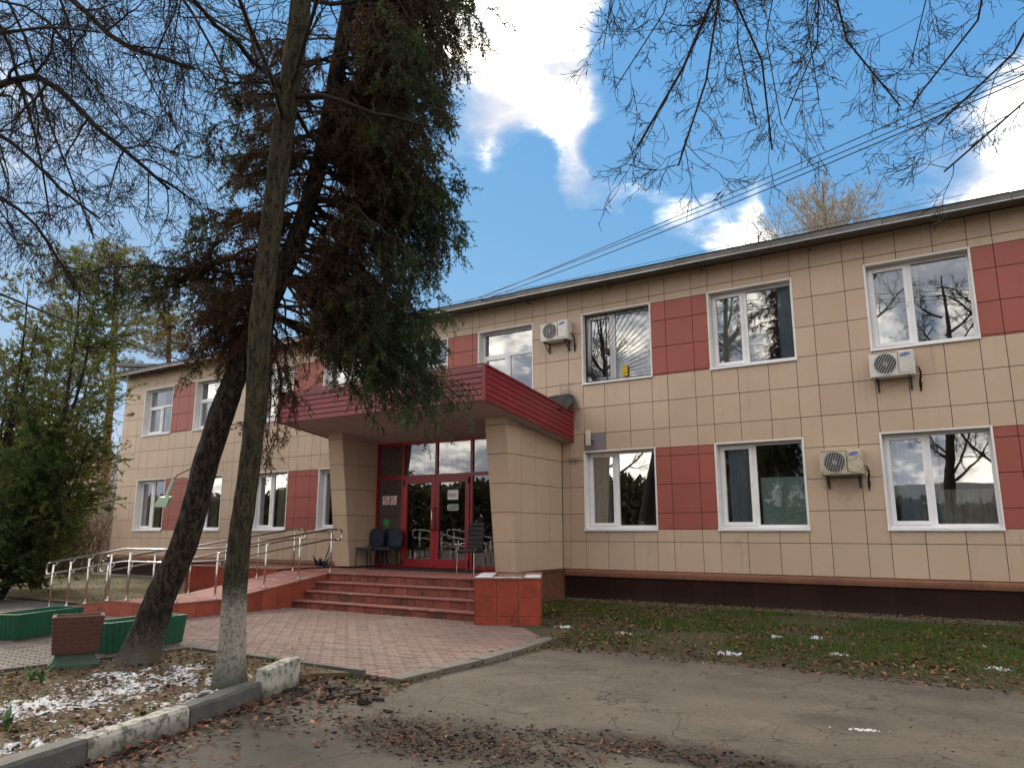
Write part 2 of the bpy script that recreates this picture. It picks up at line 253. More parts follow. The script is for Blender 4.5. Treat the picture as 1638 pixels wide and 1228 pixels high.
# ------------------------------------------------------------------ helpers
def link(name, data, mat=None, parent=None, label=None, cat=None, group=None, kind=None, loc=None):
    o = bpy.data.objects.new(name, data); COL.objects.link(o)
    if mat and data is not None and not data.materials: data.materials.append(MATS[mat])
    if parent is not None: o.parent = parent
    if label: o['label'] = label
    if cat: o['category'] = cat
    if group: o['group'] = group
    if kind: o['kind'] = kind
    if loc is not None: o.location = loc
    return o
def empty(name, loc, label=None, cat=None, group=None, kind=None, parent=None):
    o = link(name, None, None, parent, label, cat, group, kind); o.location = loc; o.empty_display_size = .1
    return o
def npmesh(name, V, Fc, cols=None, smooth=False):
    V = np.asarray(V, np.float32).reshape(-1, 3); Fc = np.asarray(Fc, np.int32); k = Fc.shape[1]
    me = bpy.data.meshes.new(name); me.vertices.add(len(V)); me.vertices.foreach_set('co', V.ravel())
    me.loops.add(Fc.size); me.loops.foreach_set('vertex_index', Fc.ravel())
    me.polygons.add(len(Fc)); me.polygons.foreach_set('loop_start', np.arange(0, Fc.size, k, dtype=np.int32))
    if smooth: me.polygons.foreach_set('use_smooth', np.ones(len(Fc), bool))
    if cols is not None:
        a = me.color_attributes.new('Col', 'FLOAT_COLOR', 'POINT'); c = np.ones((len(V), 4), np.float32); c[:, :3] = cols; a.data.foreach_set('color', c.ravel())
    me.update(); me.validate(); return me
class MB:
    def __init__(s): s.v = []; s.f = []
    def add(s, vs, fs):
        o = len(s.v); s.v += [tuple(map(float, p)) for p in vs]; s.f += [tuple(i+o for i in f) for f in fs]; return s
    def box(s, x0, x1, y0, y1, z0, z1):
        return s.add([(x0, y0, z0), (x1, y0, z0), (x1, y1, z0), (x0, y1, z0), (x0, y0, z1), (x1, y0, z1), (x1, y1, z1), (x0, y1, z1)],
                     [(0, 3, 2, 1), (4, 5, 6, 7), (0, 1, 5, 4), (1, 2, 6, 5), (2, 3, 7, 6), (3, 0, 4, 7)])
    def cbox(s, x0, x1, y0, y1, z0, z1, b=.004):
        # box with all edges chamfered (24 verts)
        c = np.array([(x0+x1)/2, (y0+y1)/2, (z0+z1)/2]); h = np.array([x1-x0, y1-y0, z1-z0])/2; b = min(b, .45*h.min())
        import itertools
        vs = []; idx = {}
        for sg in itertools.product((-1, 1), repeat=3):
            for a in range(3):
                p = np.array(sg)*(h-b); p[a] = sg[a]*h[a]; idx[(sg, a)] = len(vs); vs.append(c+p)
        fs = []
        for a in range(3):
            u, w = [i for i in range(3) if i != a]
            for sa in (-1, 1):
                q = []
                for su, sw in ((-1, -1), (1, -1), (1, 1), (-1, 1)):
                    t = [0, 0, 0]; t[a] = sa; t[u] = su; t[w] = sw; q.append(idx[(tuple(t), a)])
                fs.append(q)
            for su in (-1, 1):
                for sw in (-1, 1):
                    t0 = [0, 0, 0]; t0[u] = su; t0[w] = sw; t0[a] = -1; t1 = list(t0); t1[a] = 1
                    fs.append([idx[(tuple(t0), u)], idx[(tuple(t1), u)], idx[(tuple(t1), w)], idx[(tuple(t0), w)]])
        for sg in itertools.product((-1, 1), repeat=3): fs.append([idx[(sg, 0)], idx[(sg, 1)], idx[(sg, 2)]])
        return s.add(vs, fs)
    def prism(s, pts, vec):
        n = len(pts); vec = np.asarray(vec, float); a = [np.asarray(p, float) for p in pts]
        return s.add(a+[p+vec for p in a], [tuple(range(n))[::-1], tuple(range(n, 2*n))]+[(i, (i+1) % n, n+(i+1) % n, n+i) for i in range(n)])
    def tube(s, pts, r, n=8, caps=True):
        P = np.asarray(pts, float); k = len(P); R = np.full(k, r, float) if np.isscalar(r) else np.asarray(r, float)
        T = np.gradient(P, axis=0); T /= np.linalg.norm(T, axis=1)[:, None]+1e-9
        ref = np.array([0, 0, 1.]) if abs(T[0][2]) < .9 else np.array([1., 0, 0])
        vs = []
        a = np.cross(T[0], ref); a /= np.linalg.norm(a)
        for i in range(k):
            a = a-T[i]*(a@T[i]); a /= np.linalg.norm(a)+1e-9; b = np.cross(T[i], a)
            for j in range(n):
                t = 2*math.pi*j/n; vs.append(P[i]+R[i]*(math.cos(t)*a+math.sin(t)*b))
        fs = [(i*n+j, i*n+(j+1) % n, (i+1)*n+(j+1) % n, (i+1)*n+j) for i in range(k-1) for j in range(n)]
        if caps: fs += [tuple(range(n))[::-1], tuple((k-1)*n+j for j in range(n))]
        return s.add(vs, fs)
    def cyl(s, c, axis, r, h, n=16):
        c = np.asarray(c, float); a = np.asarray(axis, float); a /= np.linalg.norm(a); return s.tube([c, c+a*h], r, n)
    def mesh(s, name, smooth=False):
        me = bpy.data.meshes.new(name); me.from_pydata(s.v, [], s.f)
        if smooth: me.polygons.foreach_set('use_smooth', np.ones(len(me.polygons), bool))
        me.update(); return me
    def build(s, name, mat, parent=None, smooth=False, **k): return link(name, s.mesh(name, smooth), mat, parent, **k)
def vnoise(x, y, seed=0):
    xi = np.floor(x).astype(np.int64); yi = np.floor(y).astype(np.int64); fx = x-xi; fy = y-yi; fx = fx*fx*(3-2*fx); fy = fy*fy*(3-2*fy)
    def h(a, b): n = (a*374761393+b*668265263+seed*974711) & 0x7fffffff; n = ((n ^ (n >> 13))*1274126177) & 0x7fffffff; return ((n ^ (n >> 16)) & 0xffff)/65535.
    return (h(xi, yi)*(1-fx)+h(xi+1, yi)*fx)*(1-fy)+(h(xi, yi+1)*(1-fx)+h(xi+1, yi+1)*fx)*fy
def fbm(x, y, seed=0, o=4): return sum(vnoise(x*2**i, y*2**i, seed+i)*.5**(i+1) for i in range(o))/(1-.5**o)
def inpoly(x, y, poly):
    c = np.zeros(np.shape(x), bool); n = len(poly)
    for i in range(n):
        (x0, y0), (x1, y1) = poly[i], poly[(i+1) % n]
        if y0 == y1: continue
        c ^= ((y0 > y) != (y1 > y)) & (x < (x1-x0)*(y-y0)/(y1-y0)+x0)
    return c
# ------------------------------------------------------------------ ground
def sheet(name, poly, z, mat, th=.3, kind='structure', **k):
    return MB().prism([(x, y, z-th) for x, y in poly], (0, 0, th)).build(name, mat, kind=kind, **k)
g = MB().add([(-600, -600, -.06), (600, -600, -.06), (600, 600, -.06), (-600, 600, -.06)], [(0, 1, 2, 3)]).build('ground', 'earth', kind='structure')
def grid(name, x0, x1, y0, y1, st, zf, mat, keep=None, kind='structure', **k):
    nx = int(round((x1-x0)/st))+1; ny = int(round((y1-y0)/st))+1
    X, Y = np.meshgrid(np.linspace(x0, x1, nx), np.linspace(y0, y1, ny)); Z = zf(X, Y)
    i = np.arange(nx*ny).reshape(ny, nx); q = np.stack([i[:-1, :-1], i[:-1, 1:], i[1:, 1:], i[1:, :-1]], -1).reshape(-1, 4)
    V = np.stack([X, Y, Z], -1).reshape(-1, 3)
    if keep is not None:
        cx = V[q].mean(1); q = q[keep(cx[:, 0], cx[:, 1])]
        u, inv = np.unique(q, return_inverse=True); V = V[u]; q = inv.reshape(-1, 4)
    return link(name, npmesh(name, V, q, smooth=True), mat, kind=kind, **k)
LAWN_EDGE = lambda x: -6.02+.22*(fbm(x*.9+5, x*0+1.3, 3)-.5)-.05*np.sin(x*.8)
def patch_d(x, y):
    a = 1-np.clip(np.hypot((x+3.6)/1.5, (y+10.3)/.62), 0, 1); b = 1-np.clip(np.hypot((x+2.0-(y+9.7)*.3)/1.5, (y+9.7)/.3), 0, 1)
    return np.maximum(a, b)
def asphalt_z(x, y):
    z = -.012+.02*(fbm(x*.5, y*.5, 11)-.5)
    d = patch_d(x, y); z = z-.035*np.clip(d*2.5, 0, 1)*np.clip((fbm(x*2.2, y*2.2, 23)-.36)*4, 0, 1)
    h = 1-np.clip(np.hypot((x+1.2)/.42, (y+8.15)/.24), 0, 1); return z-.03*np.clip(h*3, 0, 1)
BED = [(-4.62, -14.6), (-5.16, -12.5), (-5.96, -10.05), (-6.2, -9.3), (-5.9, -9.02), (-8.7, -9.02), (-9.0, -11.1), (-9.5, -14.6)]
PAVE = [(-12.0, -4.5), (-7.2, -4.5), (-6.2, -4.95), (-5.62, -5.5), (-5.45, -7.7), (-5.5, -8.97), (-8.72, -8.97), (-9.02, -11.1), (-9.5, -13.5), (-14.5, -13.5), (-15.6, -9.6), (-16.4, -7.4), (-12.0, -7.35)]
grid('asphalt_yard', -7.6, 9, -15.2, -5.6, .05, asphalt_z, 'asphalt', keep=lambda x, y: ~inpoly(x, y, BED) & ~inpoly(x, y, PAVE) & (x > -5.9-(y+10)*.3+(y < -10)*(.0)) & (y < LAWN_EDGE(x)+.4))
sheet('asphalt_street', [(-60, -60), (60, -60), (60, -15.15), (-4.4, -15.15), (-60, -15.15)], -.02, 'asphalt')
sheet('side_road', [(-70, -15.1), (-14.5, -15.1), (-14.3, -12), (-15.5, -9.6), (-16.3, -7.3), (-17, -5.9), (-70, -8.5)], -.014, 'asphalt_dark')
lawn_z = lambda x, y: -.03+.05*np.clip((y-LAWN_EDGE(x))/.35, 0, 1)+.055*np.clip((y+6)/6, 0, 1)+.02*(fbm(x*1.5, y*1.5, 5)-.5)
grid('lawn', -8.2, 9, -6.4, 0, .05, lawn_z, 'lawn_soil', keep=lambda x, y: (y > LAWN_EDGE(x)-.02) & ((x > -6.9) | (y > -4.2)) & ~inpoly(x, y, PAVE))
grid('lawn_behind_ramp', -40, -13.4, -6.3, 0, .3, lambda x, y: .01+.03*(fbm(x, y, 5)-.5)+.03*np.clip((y+6)/6, 0, 1), 'earth')
sheet('flower_bed', BED, .05, 'soil')
sheet('building_apron', [(-8.18, -.75), (9, -.75), (9, -.07), (-8.18, -.07)], .085, 'apron')
sheet('building_apron', [(-27.5, -.8), (-13.6, -.8), (-13.6, -.07), (-27.5, -.07)], .07, 'apron')
# paving of interlocking wavy bricks
pv = sheet('paving', PAVE, .004, 'sand_joint')
LX, LY, AM = .225, .1125, .013
def paver_outline(g=.0062):
    xs = np.linspace(0, LX, 9); w = AM*np.sin(xs/LX*4*math.pi)
    lo = [(x, y) for x, y in zip(np.clip(xs, g, LX-g), w+g)]; hi = [(x, y) for x, y in zip(np.clip(xs, g, LX-g), w+LY-g)]
    return lo+hi[::-1]
po = np.array(paver_outline()); pc = po.mean(0); n = len(po)
pin = pc+(po-pc)*np.array([.965, .92])
PVV = np.concatenate([np.c_[po, np.full(n, .0)], np.c_[po, np.full(n, .026)], np.c_[pin, np.full(n, .03)]])-np.array([*pc, 0])
PVF = [(i, (i+1) % n, n+(i+1) % n, n+i) for i in range(n)]+[(n+i, n+(i+1) % n, 2*n+(i+1) % n, 2*n+i) for i in range(n)]
half = n//2
PVF += [(2*n+i, 2*n+i+1, 2*n+n-2-i, 2*n+n-1-i) for i in range(half-1)]
cands = []
ang = math.radians(0)
for r in range(int(10/LY)):
    y = -13.6+r*LY
    for c in range(int(13/LX)):
        x = -17+c*LX+(r % 2)*LX/2
        cands.append((x, y))
cands = np.array(cands); ins = np.ones(len(cands), bool)
ins &= inpoly(cands[:, 0], cands[:, 1], [(a+(.09 if a > -6.3 else 0), b) for a, b in PAVE])
cands = cands[ins]
pp = [proj((x, y, .03)) for x, y in cands]
vis = np.array([0 < a < W and 0 < b < H for a, b, k in pp]); dep = np.array([k for a, b, k in pp])
hid = inpoly(np.array([a for a, b, k in pp]), np.array([b for a, b, k in pp]), [(340, 960), (400, 960), (400, 1100), (340, 1100)])
score = np.where(vis & ~hid, dep, 1e3); order = np.argsort(score); near = set(order[:300].tolist())
pmesh = {k: MB().add(PVV, PVF).mesh('paving_brick') for k in ('paver', 'paver_grey')}
for k, me in pmesh.items(): me.materials.append(MATS[k])
jV, jF = {'paver': [], 'paver_grey': []}, {'paver': [], 'paver_grey': []}
for i, (x, y) in enumerate(cands):
    key = 'paver' if (x > -9.1 or y > -8.4) else 'paver_grey'
    z = .0045+rng.uniform(-.0025, .0025); a = rng.normal(0, .008)
    if i in near:
        o = link('paving_brick', pmesh[key], None, pv); o.location = (x, y, z); o.rotation_euler = (rng.normal(0, .006), rng.normal(0, .006), a)
    else:
        ca, sa = math.cos(a), math.sin(a); v = PVV.copy(); v[:, :2] = PVV[:, :2]@np.array([[ca, sa], [-sa, ca]]); v += (x, y, z)
        jF[key] += [tuple(q+len(jV[key])*len(PVV) for q in f) for f in PVF]; jV[key].append(v)
for k in jV:
    if jV[k]: link('paving_bricks', npmesh('paving_bricks', np.concatenate(jV[k]), np.array(jF[k])), k, pv, kind='stuff')
# flush concrete edging of the paving
ed = empty('paving_edge', (-5.5, -7.2, 0), 'flush grey concrete edging between the brick paving and the asphalt', 'edging')
pts = [(-5.43, -9.0), (-5.42, -8.3), (-5.38, -7.6), (-5.42, -6.9), (-5.5, -6.15), (-5.58, -5.5)]
for (x0, y0), (x1, y1) in zip(pts[:-1], pts[1:]):
    d = np.array([x1-x0, y1-y0]); d /= np.linalg.norm(d); nn = np.array([d[1], -d[0]])*.2; a = np.array([x0, y0])+d*.008; b = np.array([x1, y1])-d*.008
    MB().prism([(*a, -.05), (*(a+nn), -.05), (*(b+nn), -.05), (*b, -.05)], (0, 0, .096+rng.uniform(-.005, .005))).build('edging_slab', 'edging', ed).location = (5.5, 7.2, 0)
ed2 = empty('bed_edging', (-7, -9, 0), 'low dark concrete edging along the flower bed and brick paving', 'edging')
pts = [(-5.75, -9.0), (-6.7, -9.0), (-7.7, -9.0), (-8.68, -9.0), (-8.84, -10.0), (-9.0, -11.06), (-9.22, -12.1), (-9.45, -13.2)]
for (x0, y0), (x1, y1) in zip(pts[:-1], pts[1:]):
    d = np.array([x1-x0, y1-y0]); d /= np.linalg.norm(d); nn = np.array([-d[1], d[0]])*.06; a = np.array([x0, y0])+d*.006; b = np.array([x1, y1])-d*.006
    MB().prism([(*a, -.05), (*b, -.05), (*(b-nn), -.05), (*(a-nn), -.05)][::-1], (0, 0, .13)).build('edging_slab', 'kerb_black', ed2).location = (7, 9, 0)
# kerb of painted stones
KP = [(-4.42, -15.1), (-4.78, -13.9), (-5.02, -13.02), (-5.24, -12.12), (-5.52, -11.17), (-5.86, -10.2)]
for i, (a, b) in enumerate(zip(KP[:-1], KP[1:])):
    a = np.array(a); b = np.array(b); d = (b-a)/np.linalg.norm(b-a); a = a+d*.008; b = b-d*.008; nn = np.array([-d[1], d[0]])*.15
    white = i == 3
    top = np.array([.15+rng.uniform(-.008, .008)]*2)
    m = MB(); V = []
    K = 10
    for t in np.linspace(0, 1, K):
        p = a+(b-a)*t; w = rng.normal(0, .004, 4)
        V += [(*p, -.1), (*(p+nn*.02), top[0]-.025+w[0]), (*(p+nn*.16), top[0]+w[1]), (*(p+nn), top[0]+w[2]), (*(p+nn), -.1)]
    Fq = [(5*i2+j, 5*i2+j+1, 5*i2+j+6, 5*i2+j+5) for i2 in range(K-1) for j in range(4)]+[(0, 1, 2, 3, 4), tuple(5*(K-1)+j for j in (4, 3, 2, 1, 0))]
    m.add(V, Fq)
    lab = {0: 'black painted kerb stone on the flower bed edge beside the street', 1: 'black painted kerb stone, second before the white one', 2: 'black painted kerb stone joined to the near end of the white one',
           3: 'white painted weathered kerb stone along the flower bed', 4: 'black painted kerb stone in front of the whitewashed tree trunk'}[i]
    m.build('kerb_stone', 'kerb_white' if white else 'kerb_black', label=lab, cat='kerb stone')
m = MB(); a = np.array([-5.83, -10.16]); b = np.array([-6.02, -9.62]); d = (b-a)/np.linalg.norm(b-a); nn = np.array([-d[1], d[0]])
m.prism([(*(a), -.05), (*(b), -.05), (*(b+d*.02), .27), (*(a+d*.02), .24)], (*(nn*.14), 0)).build('kerb_block', 'kerb_white', label='tilted broken white kerb block standing beside the trunk and rubble', cat='kerb block')
# ------------------------------------------------------------------ the building
XL, XR, ZT = -26.75, 9.0, 7.18
B = empty('building', (-9, 0, 0), 'two storey clinic clad in beige and dark red stone tiles', 'building')
def bp(name, mb, mat, parent=B, smooth=False, **k):
    o = mb.build(name, mat, parent, smooth, **k)
    if parent is B: o.location = (9, 0, 0)
    return o
WL = [-25.43, -22.45, -19.13, -16.26, -13.45, -10.66, -7.68, -4.66, -1.58, 1.50, 4.55]
WR = [-23.76, -20.68, -17.6, -14.6, -11.68, -9.06, -6.0, -2.96, .13, 3.2, 6.25]
Z1, Z2, Z3, Z4 = 1.56, 3.28, 4.87, 6.53
VX0, VX1 = -13.45, -8.27       # vestibule
openings = []
for a, b in zip(WL, WR):
    if not (a > VX0 and b < VX1): openings.append((a, b, Z1, Z2))
    openings.append((a, b, Z3, Z4))
openings = [o for o in openings if not (o[2] == Z1 and o[1] > VX0+.0 and o[0] < VX1)]
holes = openings+[(-12.9, -8.85, .7, 3.3)]
def holed_wall(x0, x1, z0, z1, hs, y0, y1):
    xs = sorted({x0, x1, *[v for h in hs for v in h[:2] if x0 < v < x1]}); m = MB()
    for a, b in zip(xs[:-1], xs[1:]):
        c = (a+b)/2; cut = sorted([(h[2], h[3]) for h in hs if h[0] < c < h[1]]); z = z0
        for p, q in cut:
            if p > z: m.box(a, b, y0, y1, z, p)
            z = q
        m.box(a, b, y0, y1, z, z1)
    return m
bp('wall', holed_wall(XL+.03, XR, .0, ZT, holes, .016, .32), 'joint')
m = MB(); m.box(XL+.03, XL+.3, .33, 12, 0, ZT); m.box(XL+.03, XR, 11.7, 12, 0, ZT); m.box(XR-.3, XR, .33, 11.7, 0, ZT); bp('outer_wall', m, 'tile_beige')
m = MB()
for z in (.66, 3.95, 7.1): m.box(XL+.31, XR-.31, .33, 6, z-.2, z)
bp('floor_slab', m, 'room_floor')
m = MB().box(XL+.31, XR-.31, 3.2, 3.35, .66, 7)
for a, b in zip(WR[:-1], WL[1:]): m.box((a+b)/2-.06, (a+b)/2+.06, .33, 3.19, .67, 6.89)
bp('inner_wall', m, 'room')
# tiles --------------------------------------------------------
rows = [.7+.6*k for k in range(11)]+[7.14]
cols = [XL]
x = XL
def fill(a, b):
    w = b-a
    if w <= .75: return [b]
    if w < 1.9: return [a+(w-.61)/2, a+(w+.61)/2, b]
    nn = round(w/.6); return [a+w*i/nn for i in range(1, nn+1)]
edges = [XL]
for a, b in zip(WL, WR): edges += [a, b]
edges.append(XR)
for a, b in zip(edges[:-1], edges[1:]): cols += fill(a, b)
tiles = []
def red_zone(xc, zc):
    for i in (0, 2, 4, 6, 8):
        if WR[i] < xc < WL[i+1] and (Z1 < zc < Z2 or Z3 < zc < Z4): return True
    return False
ZC = sorted(set(rows+[Z1, Z2, Z3, Z4]))
def subtract(r, hs):
    res = [r]
    for h in hs:
        nr = []
        for a, b, c, d in res:
            if h[0] >= b-1e-6 or h[1] <= a+1e-6 or h[2] >= d-1e-6 or h[3] <= c+1e-6: nr.append((a, b, c, d)); continue
            if h[2] > c: nr.append((a, b, c, h[2]))
            if h[3] < d: nr.append((a, b, h[3], d))
            c2, d2 = max(c, h[2]), min(d, h[3])
            if h[0] > a: nr.append((a, h[0], c2, d2))
            if h[1] < b: nr.append((h[1], b, c2, d2))
        res = nr
    return res
vest = [(VX0, VX1, 0, 3.52)]
for a, b in zip(cols[:-1], cols[1:]):
    red_col = any(WR[i]-.01 < (a+b)/2 < WL[i+1]+.01 for i in (0, 2, 4, 6, 8))
    rz = sorted(set(rows+([Z1, Z2, Z3, Z4] if red_col else [])))
    for c, d in zip(rz[:-1], rz[1:]):
        if d-c < .02: continue
        for t in subtract((a, b, c, d), openings+vest):
            if t[1]-t[0] > .03 and t[3]-t[2] > .03: tiles.append((*t, red_zone((t[0]+t[1])/2, (t[2]+t[3])/2)))
cache = {}
def tile_mesh(w, h, mat, g=.005, th=.016):
    k = (round(w, 3), round(h, 3), mat)
    if k not in cache:
        x, z = w/2-g, h/2-g; c = .003
        V = [(-x, th, -z), (x, th, -z), (x, th, z), (-x, th, z), (-x, c, -z), (x, c, -z), (x, c, z), (-x, c, z), (-x+c, 0, -z+c), (x-c, 0, -z+c), (x-c, 0, z-c), (-x+c, 0, z-c)]
        Fq = [(8, 9, 10, 11)]+[(i, (i+1) % 4, 4+(i+1) % 4, 4+i) for i in range(4)]+[(4+i, 4+(i+1) % 4, 8+(i+1) % 4, 8+i) for i in range(4)]
        me = MB().add(V, Fq).mesh('tile'); me.materials.append(MATS[mat]); cache[k] = me
    return cache[k]
def tscore(t):
    q = [proj((x, 0, z)) for x in t[:2] for z in t[2:4]]; 
    if not any(-5 < a < W+5 and -5 < b < H+5 for a, b, k in q): return 0
    return (t[1]-t[0])*(t[3]-t[2])/q[0][2]**2
tiles.sort(key=lambda t: -tscore(t))
NT = 215
rest = {'tile_beige': MB(), 'tile_red': MB()}
for i, t in enumerate(tiles):
    a, b, c, d, red = t; mat = 'tile_red' if red else 'tile_beige'
    if -7.7 < a < -7.4 and 3.0 < c < 3.5 and i < NT: mat = 'tile_grey'
    xc, zc = (a+b)/2, (c+d)/2
    if i < NT:
        o = link('tile', tile_mesh(b-a, d-c, mat), None, B); o.location = (xc+9, rng.uniform(-.0015, .0015), zc); o.rotation_euler = (rng.normal(0, .0022), 0, rng.normal(0, .0022))
    else:
        me = tile_mesh(b-a, d-c, mat if mat != 'tile_grey' else 'tile_beige'); V = np.array([v.co for v in me.vertices])+(xc, rng.uniform(-.0015, .0015), zc); rest[mat if mat != 'tile_grey' else 'tile_beige'].add(V, [tuple(p.vertices) for p in me.polygons])
for k, mb in rest.items(): bp('tiles', mb, k, kind='stuff')
# plinth
pj = [-8.16]+[-7.14+.617*i for i in range(0, 27)]
for a, b in zip(pj[:-1], pj[1:]):
    o = link('plinth_panel', tile_mesh(b-a, .6, 'plinth_dark', .003), None, B); o.location = ((a+b)/2+9, -.035+rng.uniform(-.002, .002), .245)
bp('plinth_backing', MB().box(-8.16, XR, -.021, .012, 0, .56), 'joint')
bp('ledge', MB().prism([(-8.3, .012, .695), (-8.3, -.085, .66), (-8.3, -.085, .615), (-8.3, -.075, .56), (-8.3, .012, .56)], (XR+8.3, 0, 0)), 'ledge')
xs = np.arange(XL, VX0, .62)
for a in xs[:-1]:
    o = link('plinth_panel', tile_mesh(.62, .6, 'plinth_dark', .003), None, B); o.location = (a+.31+9, -.035, .245)
bp('plinth_backing', MB().box(XL, VX0, -.021, .012, 0, .56), 'joint')
bp('ledge', MB().prism([(XL, .012, .695), (XL, -.085, .66), (XL, -.085, .615), (XL, -.075, .56), (XL, .012, .56)], (VX0-XL, 0, 0)), 'ledge')
# windows ------------------------------------------------------
def fan_curtain(x0, x1, z0, z1, y, mat, name, label, cat='curtain', amp=.03):
    n = max(8, int((x1-x0)/.02)); xs = np.linspace(x0, x1, n); ph = rng.uniform(0, 6)
    yy = y+amp*np.sin(xs*42+ph)+amp*.5*np.sin(xs*17+ph*2)
    V = np.concatenate([np.c_[xs, yy, np.full(n, z0)], np.c_[xs, yy, np.full(n, z1)], np.c_[xs, yy+.004, np.full(n, z0)], np.c_[xs, yy+.004, np.full(n, z1)]]); i = np.arange(n-1)
    Fq = np.concatenate([np.c_[i, i+1, n+i+1, n+i], np.c_[2*n+i+1, 2*n+i, 3*n+i, 3*n+i+1]])
    return link(name, npmesh(name, V, Fq, smooth=True), mat, label=label, cat=cat)
def window(a, b, z0, z1, style, mat='white_pvc', split=.42, upper=False):
    fy0, fy1 = .19, .255
    wd = MB(); e = .055
    wd.box(a+.012, a+e, fy0, fy1, z0+.03, z1-.012); wd.box(b-e, b-.012, fy0, fy1, z0+.03, z1-.012); wd.box(a+e, b-e, fy0, fy1, z0+.03, z0+.09); wd.box(a+e, b-e, fy0, fy1, z1-e, z1-.012)
    xm = a+(b-a)*split; panes = []; sashes = []
    if style == 'two':
        wd.box(xm-.04, xm+.04, fy0, fy1, z0+.09, z1-e); sashes = [(a+e, xm-.04, z0+.09, z1-e)]; panes = [(xm+.04, b-e, z0+.09, z1-e)]
    else:
        zt = z0+(z1-z0)*.62; xm = a+(b-a)*.5
        wd.box(a+e, b-e, fy0, fy1, zt-.035, zt+.035); wd.box(xm-.035, xm+.035, fy0, fy1, z0+.09, zt-.035)
        panes = [(a+e, b-e, zt+.035, z1-e), (xm+.035, b-e, z0+.09, zt-.035)]; sashes = [(a+e, xm-.035, z0+.09, zt-.035)]
    w = bp('window', wd, mat)
    for (p, q, r, s) in sashes:
        m = MB(); t = .055; y0, y1 = fy0-.018, fy1-.03
        m.box(p-.012, p+t, y0, y1, r-.012, s+.012); m.box(q-t, q+.012, y0, y1, r-.012, s+.012); m.box(p+t, q-t, y0, y1, r-.012, r+t); m.box(p+t, q-t, y0, y1, s-t, s+.012)
        sa = m.build('sash', mat, w)
        panes.append((p+t, q-t, r+t, s-t))
        MB().box(q-.03, q-.012, y0-.02, y0-.001, (r+s)/2-.06, (r+s)/2+.06).build('handle', mat, w)
    for (p, q, r, s) in panes:
        tilt = rng.normal(0, .003)
        MB().add([(p, .222, r), (q, .222+tilt, r), (q, .222+tilt, s), (p, .222, s)], [(0, 1, 2, 3)]).build('pane', 'glass', w)
    # reveals, trims and sill
    m = MB(); m.box(a, a+.01, -.004, fy1, z0+.03, z1-.01); m.box(b-.01, b, -.004, fy1, z0+.03, z1-.01)
    m.box(a-.028, a, -.010, -.003, z0, z1+.028); m.box(b, b+.028, -.010, -.003, z0, z1+.028); m.box(a, b, -.010, -.003, z1, z1+.028)
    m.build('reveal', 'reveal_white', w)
    MB().box(a+.011, b-.011, -.003, fy1, z1-.01, z1).build('lintel_reveal', 'reveal_shaded', w)  # top of the reveal takes the darker colour with shade painted in
    MB().prism([(a-.03, fy0, z0+.045), (a-.03, -.045, z0+.012), (a-.03, -.045, z0-.028), (a-.03, -.038, z0-.028), (a-.03, -.035, z0-.001), (a-.03, .012, z0+.003), (a-.03, fy0, z0+.03)], (b-a+.06, 0, 0)).build('sill', mat, w)
    return w
WIN = {}
for i, (a, b) in enumerate(zip(WL, WR)):
    for fl, (z0, z1) in enumerate(((Z1, Z2), (Z3, Z4))):
        if (a, b, z0, z1) not in openings: continue
        st = 'tee' if (fl == 1 and i in (0, 1, 4, 5)) else 'two'
        WIN[(i, fl)] = window(a, b, z0, z1, st, split=(.42 if i > 5 else .45))
# grille with sunburst bars on the window next to the canopy
a, b = WL[6], WR[6]; gm = MB(); ctr = np.array([a+.04, .13, Z3+.08])
for t in np.radians(np.linspace(2, 88, 22)):
    d = np.array([math.cos(t), 0, math.sin(t)]); ln = min((b-.04-ctr[0])/max(d[0], 1e-6), (Z4-.04-ctr[2])/max(d[2], 1e-6)); gm.tube([ctr+d*.12, ctr+d*ln], .006, 5)
for x in (a+.03, a+.55, b-.03): gm.box(x-.012, x+.012, .118, .142, Z3+.05, Z4-.02)
gm.box(a+.03, b-.03, .118, .142, Z3+.05, Z3+.07); gm.box(a+.03, b-.03, .118, .142, Z4-.04, Z4-.02)
gm.box(a+.5, a+.6, .1, .15, 5.55, 5.68)
gm.build('grille', 'sign_black', WIN[(6, 1)])
# items in windows
def cur(i, fl, f0, f1, mat, label, y=.31, hz=1.):
    a, b = WL[i], WR[i]; z0, z1 = (Z1, Z2) if fl == 0 else (Z3, Z4); w = b-a
    return fan_curtain(a+w*f0, a+w*f1, z0+.0, z0+(z1-z0+.1)*hz, y, mat, 'curtain', label)
cur(7, 1, .08, .44, 'curtain', 'grey curtain in the upper window between the barred window and the cream air conditioner')
cur(7, 1, .8, 1., 'curtain_blue', 'pale blue curtain edge in the upper window next to the barred window')
cur(8, 1, .05, .5, 'curtain', 'brownish curtain in the upper window above the white air conditioner')
cur(6, 1, .45, 1., 'curtain', 'pale curtain behind the upper window with sunburst bars')
cur(6, 0, .02, .3, 'curtain', 'grey curtain in the ground floor window with potted plants')
cur(8, 0, .1, .5, 'curtain_blue', 'long bluish curtain in the ground floor window right of the dirty air conditioner')
cur(8, 0, .5, 1., 'curtain', 'ruffled low curtain in the ground floor window right of the dirty air conditioner', hz=.38)
cur(7, 0, .1, .35, 'curtain_blue', 'blue curtain beside the filmed pane of the ground floor window')
cur(0, 0, .05, .6, 'curtain', 'pale blind in the ground floor window at the building corner')
cur(1, 0, .05, .7, 'curtain', 'pale blind in the ground floor window behind the leaning trunk')
cur(2, 0, .55, 1., 'curtain', 'thin curtain in the ground floor window left of the entrance')
cur(0, 1, .0, .5, 'curtain', 'pale blind in the upper window at the building corner')
MB().box(WL[7]+.8, WR[7]-.06, .275, .283, Z1+.1, Z1+1.02).build('window_film', 'film', label='milky white film covering the lower half of a ground floor pane', cat='film')
